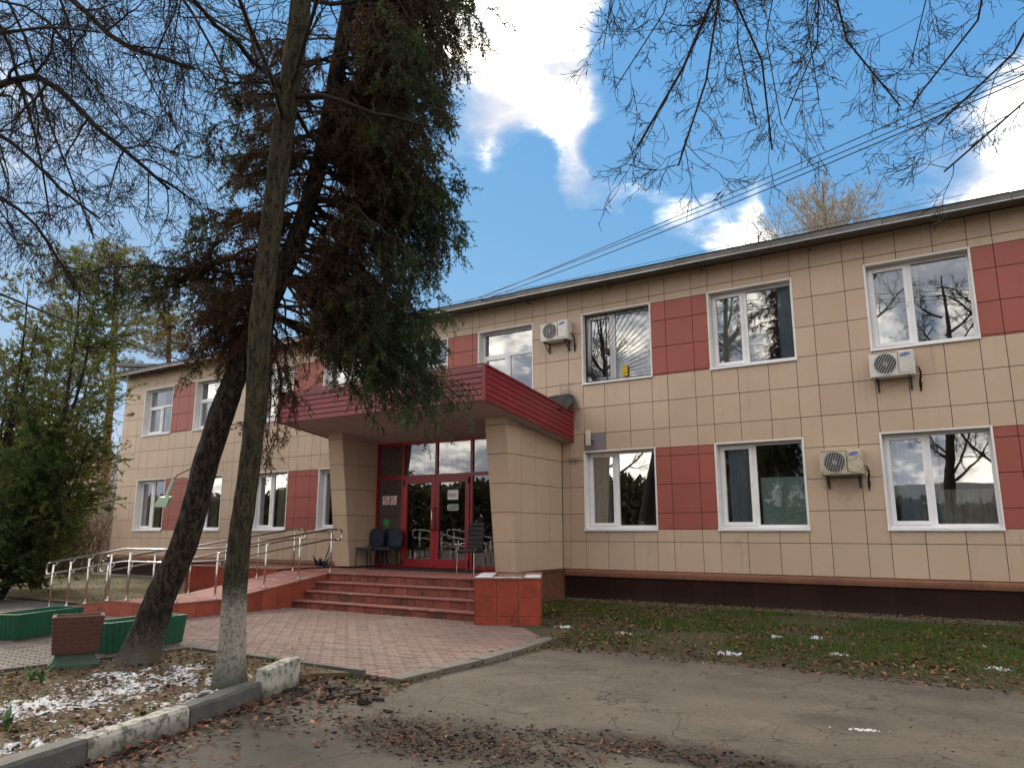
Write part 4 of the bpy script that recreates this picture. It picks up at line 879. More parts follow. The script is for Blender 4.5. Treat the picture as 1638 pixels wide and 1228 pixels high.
# handrails
def handrail(path, posts, label, zt=.9, zm=.68, inner=(0, 0)):
    t = empty('handrail', tuple(path[0]), label, 'handrail'); o0 = np.array(path[0]); P = np.array(path)
    def off(m): return m
    def railpts(h):
        q = P.copy(); q[:, 2] += h; return q
    top = railpts(zt); mid = railpts(zm)
    def smooth_path(A):
        r = [A[0]]
        for i in range(1, len(A)-1):
            d0 = A[i]-A[i-1]; d1 = A[i+1]-A[i]; l0 = min(.12, np.linalg.norm(d0)/3); l1 = min(.12, np.linalg.norm(d1)/3); a = A[i]-d0/np.linalg.norm(d0)*l0; b = A[i]+d1/np.linalg.norm(d1)*l1
            for s in (0, .25, .5, .75, 1): r.append((1-s)**2*a+2*s*(1-s)*A[i]+s*s*b)
        return np.array(r+[A[-1]])
    def endloop(A, Bm, end):
        a, b = A[end], Bm[end]; d = (A[end]-A[1 if end == 0 else -2]); d /= np.linalg.norm(d); return [a, a+d*.1, a+d*.15-(0, 0, .04), b+d*.15+(0, 0, .04), b+d*.1, b]
    m = MB().tube(smooth_path(top)-o0, .022, 10); m.build('top_rail', 'steel', t, smooth=True)
    m = MB().tube(smooth_path(mid)-o0, .018, 10); m.build('middle_rail', 'steel', t, smooth=True)
    for e_ in (0, -1): MB().tube(np.array(endloop(top, mid, e_))-o0, .02, 8).build('end_loop', 'steel', t, smooth=True)
    for p in posts:
        p = np.array(p, float)-o0
        po_ = MB().tube([p, p+(0, 0, zt-.06)], .02, 10).build('post', 'steel', t, smooth=True)
        MB().tube([p+(0, 0, .001), p+(0, 0, .012)], .05, 14).tube([p+(0, 0, .012), p+(0, 0, .03)], [.03, .022], 12).build('base_plate', 'steel', po_)
        m = MB()
        for h in (zt-.05, zm-.05): m.tube([p+(0, 0, h-.03), p+np.array(inner+(0,))*.5+(0, 0, h-.03), p+np.array(inner+(0,))+(0, 0, h+.0), p+np.array(inner+(0,))+(0, 0, h+.04)], .008, 6)
        m.build('rail_bracket', 'steel', po_, smooth=True)
    return t
nx_, ny_ = RX1-.16, RYE+.14
near_path = [(RXE+.1, ny_, .0), (RX0+.05, ny_, LZ), (nx_, ny_, LZ), (nx_, RYB, LZ), (nx_, RYT, PZ), (nx_, RYT+.25, PZ)]
pxs = [RXE+.2, RXE+.85, RXE+1.5, RX0-.35, RX0+.25]
near_posts = [(x, ny_, float(rx(x))) for x in pxs]+[(nx_, y, float(rz(y))) for y in (RYE+.4, -6.15, -5.05, -4.2, RYT+.1)]
handrail([p for p in near_path], near_posts, 'outer steel handrail running down the ramp past the steps', inner=(.0, .06))
fx, fy = RX0+.14, RYE+1.22
far_path = [(RXE+.1, fy, .0), (RX0-.02, fy, LZ), (fx-.02, fy+.1, LZ), (fx, RYB+.2, float(rz(RYB+.2))), (fx, RYT, PZ), (fx, RYT+.25, PZ)]
far_posts = [(x, fy, float(rx(x))) for x in (RXE+.25, RXE+1.05, RXE+1.9)]+[(fx, y, float(rz(y))) for y in (-5.9, -5.1, -4.3, RYT+.1)]
handrail(far_path, far_posts, 'inner steel handrail on the building side of the ramp', inner=(.05, .0))
# cleaning things beside the left pillar
def at(px, py, z): return ZP(px, py, z)
bx = -13.6
m = MB().tube([(0, 0, .02), (.12, .12, 1.35)], .012, 6); o = m.build('broom', 'broom_green', label='green handled broom leaning on the wall beyond the handrail', cat='broom'); o.location = (-14.2, -.35, PZ-.45); MB().cbox(-.14, .14, -.03, .03, -.1, .04, .01).build('bristles', 'black_plastic', o)
m = MB().tube([(0, 0, .25), (.1, .3, 1.2)], .014, 6); o = m.build('snow_shovel', 'black_plastic', label='dark snow shovel leaning beside the left pillar', cat='shovel'); o.location = (-13.75, -2.1, .35)
MB().prism([(-.18, -.02, 0), (.18, -.02, 0), (.18, .06, .3), (-.18, .06, .3)], (0, .012, 0)).build('blade', 'ac_slat', o)
m = MB()
for k in range(14):
    a = rng.uniform(0, 6.28); m.tube([(0, 0, .0), (.12*math.cos(a), .12*math.sin(a), .12), (.22*math.cos(a), .22*math.sin(a), .1+rng.uniform(0, .22))], [.05, .035, .008], 5)
o = m.build('rag_bundle', 'navy', label='dark rag bundle lying by the broom and shovel', cat='bundle'); o.location = (-14.0, -1.9, .62)
MB().cbox(-14.35, -13.5, -2.18, -1.2, .0, .6, .02).build('low_block', 'plinth_dark', label='low dark block between the long planter and left pillar', cat='block')
# ------------------------------------------------------------------ chairs
def rot2(x, y, a): return x*math.cos(a)-y*math.sin(a), x*math.sin(a)+y*math.cos(a)
def leather_chair(loc, a, label):
    t = empty('leather_chair', loc, label, 'chair'); t.rotation_euler = (0, 0, a)
    MB().cbox(-.21, .21, -.22, .2, .42, .48, .02).build('seat', 'leather', t)
    for k in range(6):
        z = .5+k*.092; y = .2+(z-.45)*.16; MB().cbox(-.19, .19, y-.025, y+.02, z, z+.086, .012).build('back_panel', 'leather', t)
    for sx in (-.19, .19):
        MB().tube([(sx, -.2, .42), (sx*1.05, -.22, .0)], .011, 8).build('leg', 'chrome', t); MB().tube([(sx, .18, .42), (sx*1.08, .26, .0)], .011, 8).build('leg', 'chrome', t)
leather_chair((-9.2, -2.3, PZ+.002), math.radians(8), 'black leather chair with ribbed back beside the right pillar')
def blue_chair(loc, a, label):
    t = empty('padded_chair', loc, label, 'chair'); t.rotation_euler = (0, 0, a)
    MB().cbox(-.23, .23, -.22, .22, .43, .48, .02).build('seat', 'navy', t)
    q = [(.2*math.copysign(abs(math.cos(s))**.6, math.cos(s)), .27, .7+.2*math.copysign(abs(math.sin(s))**.7, math.sin(s))) for s in np.linspace(0, 2*math.pi, 20, endpoint=False)]
    MB().prism(q, (0, .045, .0)).build('backrest', 'navy', t)
    MB().tube([(p[0]*1.06, p[1]+.022, .7+(p[2]-.7)*1.06) for p in q]+[(q[0][0]*1.06, q[0][1]+.022, .7)], .012, 6).build('back_frame', 'black_plastic', t)
    for sx in (-.2, .2):
        MB().tube([(sx, -.2, .43), (sx*1.08, -.23, 0)], .012, 6).build('leg', 'black_plastic', t); MB().tube([(sx, .27, .56), (sx, .2, .43), (sx*1.08, .25, 0)], .012, 6).build('leg', 'black_plastic', t)
blue_chair((-12.68, -1.62, PZ+.002), math.radians(6), 'dark blue padded chair nearest the left pillar')
blue_chair((-12.4, -1.42, PZ+.002), math.radians(5), 'dark blue padded chair squeezed between the two other blue chairs')
blue_chair((-12.12, -1.58, PZ+.002), math.radians(3), 'dark blue padded chair nearest the left door leaf')
# ------------------------------------------------------------------ planters and litter bin
def green_planter(loc, a, L_, w, h, label):
    t = empty('flower_box', loc, label, 'flower box'); t.rotation_euler = (0, 0, a)
    n = int(L_/.075); m = MB(); per = []
    def side(p0, p1, nn):
        p0, p1 = np.array(p0, float), np.array(p1, float); d = (p1-p0); ln = np.linalg.norm(d); d /= ln; nr = np.array([d[1], -d[0]]); k = int(round(ln/.075)); r = []
        for i in range(k):
            for f, o_ in ((0, 0), (.25, .014), (.6, .014), (.85, 0)): r.append(p0+d*ln*(i+f)/k+nr*o_)
        return r
    c = [(-w/2, -L_/2), (w/2, -L_/2), (w/2, L_/2), (-w/2, L_/2)]
    for i in range(4): per += side(c[i], c[(i+1) % 4], n)
    k = len(per); q = .055
    def ring(s, z, ii=None): return [(p[0]*s, p[1]*s, z) for p in per]
    inn = [(np.clip(p[0], -w/2+q, w/2-q), np.clip(p[1], -L_/2+q, L_/2-q), h) for p in per]; inn2 = [(a_, b_, h-.09) for a_, b_, _ in inn]
    V = ring(.94, .0)+ring(1, h)+inn+inn2
    Fq = [(j*k+i, j*k+(i+1) % k, (j+1)*k+(i+1) % k, (j+1)*k+i) for j in range(3) for i in range(k)]
    MB().add(V, Fq).build('box', 'green_paint', t)
    MB().add([(-w/2+q, -L_/2+q, h-.085), (w/2-q, -L_/2+q, h-.085), (w/2-q, L_/2-q, h-.085), (-w/2+q, L_/2-q, h-.085)], [(0, 1, 2, 3)]).build('soil_fill', 'soil', t)
    n1 = 12; X_, Y_ = np.meshgrid(np.linspace(-w/2+q, w/2-q, n1), np.linspace(-L_/2+q, L_/2-q, 3*n1)); Zs = h-.083+.012*(fbm(X_*9, Y_*9, int(L_*100))>.45)
    i = np.arange(n1*3*n1).reshape(3*n1, n1); qd = np.stack([i[:-1, :-1], i[:-1, 1:], i[1:, 1:], i[1:, :-1]], -1).reshape(-1, 4); V = np.stack([X_, Y_, Zs], -1).reshape(-1, 3); kp = V[qd][:, :, 2].max(1) > h-.078
    link('snow_cover', npmesh('snow_cover', V, qd[kp], smooth=True), 'snow', t, kind='stuff')
    MB().cbox(-w/2+.04, w/2-.04, -L_/2+.05, L_/2-.05, -.05, -.003, .01).build('base_slab', 'concrete', t)
    return t
green_planter((-11.72, -9.42, .07), math.radians(20), 1.2, .5, .33, 'green ribbed concrete flower box beside the ramp foot')
green_planter((-9.42, -9.3, .07), math.radians(6), 1.15, .46, .35, 'green ribbed concrete flower box behind the leaning trunk')
t = empty('litter_bin', (-8.72, -10.42, .045), 'brown brick patterned concrete litter bin on a green base', 'litter bin'); t.rotation_euler = (0, 0, math.radians(62))
def frus(m, w0, d0, z0, w1, d1, z1): return m.add([(-w0, -d0, z0), (w0, -d0, z0), (w0, d0, z0), (-w0, d0, z0), (-w1, -d1, z1), (w1, -d1, z1), (w1, d1, z1), (-w1, d1, z1)], [(0, 3, 2, 1), (4, 5, 6, 7), (0, 1, 5, 4), (1, 2, 6, 5), (2, 3, 7, 6), (3, 0, 4, 7)])
frus(frus(MB(), .25, .17, 0, .25, .17, .04), .25, .17, .04, .2, .12, .09).build('base', 'green_concrete', t); frus(MB(), .2, .12, .09, .19, .115, .155).build('neck', 'green_concrete', t)
zb0, zb1 = .155, .55; w0, d0, w1, d1 = .215, .15, .245, .18
m = MB(); qn = .03; zi = zb1-.14
o_ = [(-w0, -d0, zb0), (w0, -d0, zb0), (w0, d0, zb0), (-w0, d0, zb0), (-w1, -d1, zb1), (w1, -d1, zb1), (w1, d1, zb1), (-w1, d1, zb1)]
i_ = [(-w1+qn, -d1+qn, zb1), (w1-qn, -d1+qn, zb1), (w1-qn, d1-qn, zb1), (-w1+qn, d1-qn, zb1), (-w1+qn+.01, -d1+qn+.01, zi), (w1-qn-.01, -d1+qn+.01, zi), (w1-qn-.01, d1-qn-.01, zi), (-w1+qn+.01, d1-qn-.01, zi)]
m.add(o_+i_, [(0, 3, 2, 1), (0, 1, 5, 4), (1, 2, 6, 5), (2, 3, 7, 6), (3, 0, 4, 7), (4, 5, 9, 8), (5, 6, 10, 9), (6, 7, 11, 10), (7, 4, 8, 11), (8, 9, 13, 12), (9, 10, 14, 13), (10, 11, 15, 14), (11, 8, 12, 15), (12, 13, 14, 15)]).build('body', 'bin_joint', t)
nr = 9
for side in range(4):
    ax = side % 2; sg = 1 if side < 2 else -1
    for r in range(nr):
        f0, f1 = r/nr+.012, (r+1)/nr-.012
        ww = lambda f: ((w0+(w1-w0)*f) if ax == 0 else (d0+(d1-d0)*f)); dd = lambda f: ((d0+(d1-d0)*f) if ax == 0 else (w0+(w1-w0)*f))
        nbk = 3 if ax == 0 else 2; sh = .5*(r % 2)
        e = sorted({0., 1., *[(k+sh)/nbk for k in range(0, nbk+1) if 0 < (k+sh)/nbk < 1]})
        for a, b in zip(e[:-1], e[1:]):
            a2, b2 = a+.012*(a > 0), b-.012*(b < 1); V = []
            for dp in (.0, .007):
                for f, u in ((f0, a2), (f0, b2), (f1, b2), (f1, a2)):
                    p = ((2*u-1)*ww(f), -(dd(f)+dp)) ; z = zb0+(zb1-zb0)*f
                    if ax == 0: q = (p[0]*sg, p[1]*sg)
                    else: q = (-p[1]*sg, p[0]*sg)
                    V.append((*q, z))
            MB().add(V, [(4, 5, 6, 7), (0, 1, 5, 4), (1, 2, 6, 5), (2, 3, 7, 6), (3, 0, 4, 7)]).build('brick', 'bin_brick', t)
# ------------------------------------------------------------------ vegetation
def tubes(P, R, s):
    """P (N,k,3) R (N,k): many tapered tubes at once -> V,F"""
    P = np.asarray(P, float); Nn, k, _ = P.shape
    T = np.gradient(P, axis=1); T /= np.linalg.norm(T, axis=2, keepdims=True)+1e-9
    ref = np.eye(3)[np.argmin(np.abs(T).mean(1), axis=1)][:, None, :]
    a = np.cross(T, ref); a /= np.linalg.norm(a, axis=2, keepdims=True)+1e-9; b = np.cross(T, a)
    t = np.arange(s)*2*math.pi/s
    V = P[:, :, None, :]+R[:, :, None, None]*(np.cos(t)[None, None, :, None]*a[:, :, None, :]+np.sin(t)[None, None, :, None]*b[:, :, None, :])
    i = np.arange(Nn)[:, None, None]*k*s+np.arange(k-1)[None, :, None]*s+np.arange(s)[None, None, :]; j = np.arange(Nn)[:, None, None]*k*s+np.arange(k-1)[None, :, None]*s+(np.arange(s)[None, None, :]+1) % s
    Fq = np.stack([i, j, j+s, i+s], -1).reshape(-1, 4); return V.reshape(-1, 3), Fq
def joinVF(parts):
    Vs, Fs, o = [], [], 0
    for V, Fq in parts: Vs.append(V); Fs.append(Fq+o); o += len(V)
    return np.concatenate(Vs), np.concatenate(Fs)
def children(P, R, n, ang, ln, k, r, wander, grav, tmin=.2, rmin=.002, rr=.55, planar=None):
    Nn, K, _ = P.shape; M_ = Nn*n; pi_ = np.repeat(np.arange(Nn), n); t = r.uniform(tmin, 1, M_)*(K-1); i0 = np.minimum(t.astype(int), K-2); f = (t-i0)[:, None]
    base = P[pi_, i0]*(1-f)+P[pi_, i0+1]*f; tan = P[pi_, i0+1]-P[pi_, i0]; plen = np.linalg.norm(np.diff(P, axis=1), axis=2).sum(1)[pi_]; tan /= np.linalg.norm(tan, axis=1)[:, None]+1e-9
    rb = (R[pi_, i0]*(1-f[:, 0])+R[pi_, i0+1]*f[:, 0])*rr
    q = r.normal(size=(M_, 3)); 
    if planar is not None: q = q*planar
    q -= tan*(q*tan).sum(1)[:, None]; q /= np.linalg.norm(q, axis=1)[:, None]+1e-9; an = np.radians(r.uniform(*ang, M_))[:, None]
    d = tan*np.cos(an)+q*np.sin(an); L_ = (r.uniform(*ln, M_)*plen*(1-.45*t/(K-1)))[:, None]
    pts = [base]; 
    for j in range(1, k):
        d = d+r.normal(0, wander, (M_, 3)); d[:, 2] += grav; d /= np.linalg.norm(d, axis=1)[:, None]; pts.append(pts[-1]+d*L_/(k-1))
    Pn = np.stack(pts, 1); rad = np.maximum(rb[:, None]*np.linspace(1, .3, k)[None, :], rmin); return Pn, rad
def resample(pts, k):
    p = np.asarray(pts, float); s = np.r_[0, np.cumsum(np.linalg.norm(np.diff(p, axis=0), axis=1))]; t = np.linspace(0, s[-1], k)
    # catmull-like smoothing by cubic hermite on each axis
    m = np.gradient(p, s, axis=0); o = np.zeros((k, 3))
    idx = np.clip(np.searchsorted(s, t, side='right')-1, 0, len(p)-2); h = (s[idx+1]-s[idx]); u = ((t-s[idx])/h)[:, None]; h = h[:, None]
    return (2*u**3-3*u**2+1)*p[idx]+(u**3-2*u**2+u)*h*m[idx]+(-2*u**3+3*u**2)*p[idx+1]+(u**3-u**2)*h*m[idx+1]
def trunk_mesh(pts, rads, k=40, s=20, seed=1, knob=.05):
    P = resample(pts, k); R = np.interp(np.linspace(0, 1, k), np.linspace(0, 1, len(rads)), rads) if len(rads) != len(pts) else np.interp(np.linspace(0, 1, k), np.r_[0, np.cumsum(np.linalg.norm(np.diff(np.asarray(pts, float), axis=0), axis=1))]/np.linalg.norm(np.diff(np.asarray(pts, float), axis=0), axis=1).sum(), rads)
    V, Fq = tubes(P[None], R[None], s); r = np.random.default_rng(seed)
    V = V.reshape(k, s, 3); c = P[:, None, :]; jj, kk = np.meshgrid(np.arange(s), np.arange(k)); nz = fbm(jj*.9, kk*.5, seed)-.5; ridge = np.sin(jj*2*math.pi/s*5+kk*.1)*.02
    fine = (fbm(jj*44/s*.55, kk*200/k*.14, seed+5, 4)-.5)*.3
    seam = fbm(jj*.9, kk*.5, seed); nz = nz*(1-np.abs(jj-s/2)/(s/2)*.0)
    th_ = jj*2*math.pi/s; flare = .5*np.exp(-np.clip(P[:, 2], 0, 9)/.16)[:, None]*(.55+.45*np.sin(4*th_+seed))
    wr = np.minimum(jj, s-jj)/6.; bl = np.clip(wr, 0, 1); fine = fine*bl; nz = nz*bl
    V = c+(V-c)*(1+knob*2*nz+ridge+fine+flare)[..., None]
    return npmesh('trunk', V.reshape(-1, 3), Fq, smooth=True), P, R
def cards(C, D, Ln, Wd, r, col):
    """one triangle pair (kite) per centre C, direction D"""
    n = len(C); q = r.normal(size=(n, 3)); sd_ = np.cross(D, q); sd_ /= np.linalg.norm(sd_, axis=1)[:, None]+1e-9
    Ln = np.broadcast_to(Ln, (n,))[:, None]; Wd = np.broadcast_to(Wd, (n,))[:, None]
    V = np.stack([C, C+D*Ln*.45+sd_*Wd*.5, C+D*Ln, C+D*Ln*.45-sd_*Wd*.5], 1).reshape(-1, 3); Fq = np.arange(4*n).reshape(n, 4); return V, Fq, np.repeat(col, 4, 0)
# ---- leaning spruce
r = np.random.default_rng(21); DS = 8.9
sp_px = [(213, 1068), (255, 960), (294, 870), (330, 740), (362, 640), (417, 510), (468, 400), (510, 265), (540, 110), (560, 0), (572, -120), (585, -330), (595, -620), (600, -900)]
base = ZP(213, 1068, .0); DS0 = (base-CAM)@FW
sp3 = [U(x, y, DS0) for x, y in sp_px]; sp3[0][2] = -.1
sp_r = [.2, .16, .14, .135, .13, .118, .104, .092, .085, .08, .078, .065, .04, .012]
tm, SPP, SPR = trunk_mesh(sp3, sp_r, 260, 44, 3)
SPT = empty('spruce_tree', (base[0], base[1], 0), 'leaning dark spruce with drooping boughs in front of the canopy', 'tree')
def child(o, parent): o.parent = parent; o.location = tuple(np.array(o.location)-np.array(parent.location)); return o
child(link('trunk', tm, 'bark_spruce'), SPT)
tpx = np.array([proj(p)[:2] for p in SPP]); 
def trunk_at_py(py):
    o = np.argsort(tpx[:, 1]); return np.array([np.interp(py, tpx[o, 1], SPP[o, i]) for i in range(3)])
redge = lambda y: np.interp(y, [-900, -300, 0, 40, 100, 160, 230, 300, 350, 400, 440, 490, 540, 600, 640, 680], [610, 700, 738, 742, 728, 712, 704, 712, 728, 735, 692, 705, 712, 716, 728, 690])
B_P, B_t = [], []
K = 12
def bough(root, tip, sag, lift):
    t = np.linspace(0, 1, K)[:, None]; mid = (root+tip)/2+np.array([0, 0, sag])
    p = (1-t)**2*root+2*t*(1-t)*mid+t**2*tip; p += (np.cumsum(r.normal(0, .03, p.shape), 0))*np.minimum(1, t*3); return p
for i in range(370):
    py = r.uniform(-820, 690) if i > 120 else r.uniform(0, 680)
    R_ = redge(py); tx = np.interp(py, tpx[::-1, 1], tpx[::-1, 0]) if py < 1000 else 213
    tx = trunk_at_py(min(py, 430)); txp = proj(tx)[0]
    px = txp+(R_-txp)*r.uniform(.25, 1)**.55
    if py > 560: px = max(px, r.uniform(500, 700))
    dr = (1-((px-txp)/max(60, R_-txp))**2)
    dpt = DS0+r.normal(.1, .5)+r.uniform(-1, 1)*1.1*max(0, dr)
    if px-txp < 110: dpt = DS0+abs(dpt-DS0)
    root = trunk_at_py(min(py-r.uniform(30, 190), 440 if r.random() < .8 else 500))
    B_P.append(bough(root, U(px, py, dpt), r.uniform(.0, .35), 0))
# left, sparser side and the long low bough
left = []
for i in range(46):
    py = r.uniform(60, 580); tx = proj(trunk_at_py(min(py, 480)))[0]; px = tx-r.uniform(60, 190); root = trunk_at_py(min(py-r.uniform(-10, 70), 520)); left.append(bough(root, U(px, py, DS0+r.normal(0, .5)), r.uniform(.0, .2), 0))
for (px, py, ry) in ((112, 452, 455), (150, 470, 440), (225, 480, 455), (270, 440, 430), (300, 515, 500), (345, 600, 520), (430, 752, 480), (450, 735, 470), (415, 720, 500), (470, 700, 450), (335, 590, 500), (395, 560, 500), (250, 455, 450), (190, 462, 450)):
    left.append(bough(trunk_at_py(min(ry, 505)), U(px, py, DS0+r.normal(.15, .2)), .25, 0))
for i in range(70):   # back and front above the frame
    py = r.uniform(-850, -60); root = trunk_at_py(py-30); a = r.uniform(0, 6.28); L_ = np.interp(py, [-850, 0], [.5, 1.7]); left.append(bough(root, root+np.array([L_*math.cos(a), L_*math.sin(a), -.5]), .15, 0))
BP = np.array(B_P); LP_ = np.array(left)
def spruce_fol(BPs, ntw, seed, green, ndl=15):
    r = np.random.default_rng(seed); parts = []; rad = .018*np.linspace(1, .25, K)[None, :]*r.uniform(.6, 1.3, (len(BPs), 1)); parts.append(tubes(BPs, rad, 5))
    # side branches roughly horizontal, then hanging twigs
    SB, SR = children(BPs, rad, 10, (35, 75), (.16, .42), 6, r, .14, -.06, .12, .0025, .55, np.array([1, 1, .35]))
    ALL = np.concatenate([BPs[:, 6:12], BPs[:, 2:8], SB])
    parts.append(tubes(SB, SR, 3))
    # hanging twigs with needles: length in metres
    M0 = len(ALL); n = ntw; pi_ = np.repeat(np.arange(M0), n); t = r.uniform(.1, 1, M0*n)*5; i0 = np.minimum(t.astype(int), 4); f = (t-i0)[:, None]
    b0 = ALL[pi_, i0]*(1-f)+ALL[pi_, i0+1]*f; tan = ALL[pi_, i0+1]-ALL[pi_, i0]; tan /= np.linalg.norm(tan, axis=1)[:, None]+1e-9
    out_ = t/5
    d = tan*r.uniform(.2, .9, (len(t), 1))+r.normal(0, .35, (len(t), 3))+np.array([0, 0, -1])*r.uniform(.05, .75, (len(t), 1)); d /= np.linalg.norm(d, axis=1)[:, None]
    L_ = r.uniform(.07, .2, len(t))*(1.15-.3*out_); k = 4; s = np.linspace(0, 1, k)[None, :, None]
    TP = b0[:, None, :]+d[:, None, :]*L_[:, None, None]*s+np.array([0, 0, -.05])[None, None, :]*s*s; TR = np.full((len(t), k), .0026)*np.linspace(1, .5, k)[None, :]
    tv, tf = tubes(TP, TR, 3)
    # colour: green towards outside of the crown (per bough parameter and random), brown dead twigs inside
    cen = trunk_at_py(200); dist = np.linalg.norm(b0[:, :2]-np.array([np.interp(b0[:, 2], SPP[:, 2], SPP[:, j]) for j in (0, 1)]).T, axis=1)
    g = np.clip((dist-.75)/.9+r.normal(0, .28, len(t))+green, 0, 1)
    dead = (r.random(len(t)) < np.clip(.75-g, .05, .7))
    brown = np.array([.1, .052, .033]); gr = np.array([.032, .058, .028]); gr2 = np.array([.06, .088, .034])
    colt = brown*(1-g[:, None])+(gr*(1-r.uniform(0, .5, (len(t), 1)))+gr2*r.uniform(0, .6, (len(t), 1)))*g[:, None]
    bare = dead & (r.random(len(t)) < .6)
    # needles
    idx = np.repeat(np.where(~bare)[0], ndl); u = r.uniform(0, 1, len(idx))[:, None]; c0 = TP[idx, 0]*(1-u)+TP[idx, -1]*u
    dd = d[idx]*.75+r.normal(0, .55, (len(idx), 3)); dd /= np.linalg.norm(dd, axis=1)[:, None]
    nv, nf, nc = cards(c0, dd, r.uniform(.03, .055, len(idx)), r.uniform(.009, .016, len(idx)), r, colt[idx]*r.uniform(.7, 1.3, (len(idx), 1)))
    wv, wf = joinVF(parts); return (wv, wf), (tv, tf, np.repeat(np.where(bare[:, None], [.17, .115, .08], [.07, .045, .03]), 4*3, 0)), (nv, nf, nc)
def add_spruce(BPs, ntw, seed, green, name, ndl):
    (wv, wf), (tv, tf, tcl), (nv, nf, nc) = spruce_fol(BPs, ntw, seed, green, ndl)
    child(link('limbs', npmesh('limbs', wv, wf, smooth=True), 'bark_dark'), SPT)
    V = np.concatenate([tv, nv]); Fq = np.concatenate([tf, nf+len(tv)]); child(link(name, npmesh(name, V, Fq, np.concatenate([tcl, nc])), 'foliage'), SPT)
add_spruce(BP, 8, 31, .0, 'crown', 15)
add_spruce(LP_, 10, 32, .12, 'crown', 15)
# ---- whitewashed lime
r = np.random.default_rng(5)
b2 = ZP(366, 1097, .05); D2 = (b2-CAM)@FW
lp = [(366, 1097), (372, 1010), (382, 870), (405, 700), (417, 520), (438, 330), (461, 150), (480, 20), (492, -110), (510, -350), (520, -700)]
l3 = [U(x, y, D2) for x, y in lp]; l3[0][2] = -.1
tm2, LPP, LRR = trunk_mesh(l3, [.145, .118, .104, .1, .1, .098, .098, .095, .085, .06, .02], 260, 44, 9)
LT = empty('lime_tree', (b2[0], b2[1], 0), 'straight bare tree with whitewashed trunk foot by the kerb', 'tree'); child(link('trunk', tm2, 'bark_lime'), LT)
LB, LBR = children(LPP[None, 125::5], LRR[None, 125::5], 34, (50, 85), (.22, .42), 9, r, .14, .01, .05, .004, .3)
L2, L2R = children(LB, LBR, 7, (30, 65), (.3, .6), 7, r, .18, -.02, .15, .0025, .5); L3, L3R = children(L2, L2R, 6, (30, 65), (.25, .5), 5, r, .2, -.02, .15, .0018, .6)
child(link('crown', npmesh('crown', *joinVF([tubes(LB, LBR, 5), tubes(L2, L2R, 4), tubes(L3, L3R, 3)])), 'twig'), LT)
# pale green lamp on the leaning trunk
lc = U(262, 800, DS0-.05); t = empty('trunk_lamp', tuple(lc), 'pale green lamp box strapped to the leaning trunk', 'lamp'); 
ax = UP*.9+RT*.42; ax /= np.linalg.norm(ax)
MB().tube([(0, 0, -.06), ax*.26], [.024, .018], 8).build('tube', 'lamp_green', t); m = MB(); q = RT*.07; w_ = FW*.04; e_ = ax*.075
m.add([(-q-e_-w_), (q-e_-w_), (q-e_+w_), (-q-e_+w_), (-q*.8+e_*.6-w_), (q*.9+e_*.6-w_), (q*.9+e_*.6+w_), (-q*.8+e_*.6+w_)], [(0, 3, 2, 1), (4, 5, 6, 7), (0, 1, 5, 4), (1, 2, 6, 5), (2, 3, 7, 6), (3, 0, 4, 7)]); m.build('housing', 'lamp_green', t)
MB().tube([ax*.25, ax*.31+RT*.02, RT*.15+ax*.4], .006, 5).build('cable', 'wire_black', t)
# ---- bare trees: explicit limbs + recursive twigs
def bare_tree(name, label, trunk_pts, trunk_r, limbs, seed, mat='twig', nch=(10, 9, 7), grav=-.03, group=None, s0=6, dens=1., tw=.0022, lens=((.3, .6), (.28, .55), (.25, .5)), t0=.12):
    r = np.random.default_rng(seed); b0 = np.array(trunk_pts[0], float); T = empty(name, (b0[0], b0[1], 0), label, 'tree', group)
    tm, PP, RR = trunk_mesh(trunk_pts, trunk_r, 30, 14, seed); child(link('trunk', tm, 'bark_dark'), T)
    lv = np.array([resample(l[0], 14) for l in limbs]); lr = np.array([np.linspace(l[1], l[1]*.3, 14) for l in limbs])
    parts = [tubes(lv, lr, s0)]; P_, R_ = lv, lr
    for li, n in enumerate(nch):
        P_, R_ = children(P_, R_, n, (25, 62), lens[li], 7 if li < 2 else 5, r, .17, grav, t0 if li == 0 else .12, tw, .5)
        parts.append(tubes(P_, R_, 4 if li == 0 else 3))
    V, Fq = joinVF(parts); child(link('crown', npmesh('crown', V, Fq), mat), T)
    return T, P_
dL = 8.6
LTR = [U(-330, 1010, dL), U(-320, 800, dL), U(-300, 500, dL), U(-270, 250, dL), U(-240, 0, dL), U(-200, -400, dL)]; LTR[0][2] = -.1
def pl(pts, d0, d1=None): n = len(pts); return [U(x, y, d0+((d1 if d1 is not None else d0)-d0)*i/(n-1)) for i, (x, y) in enumerate(pts)]
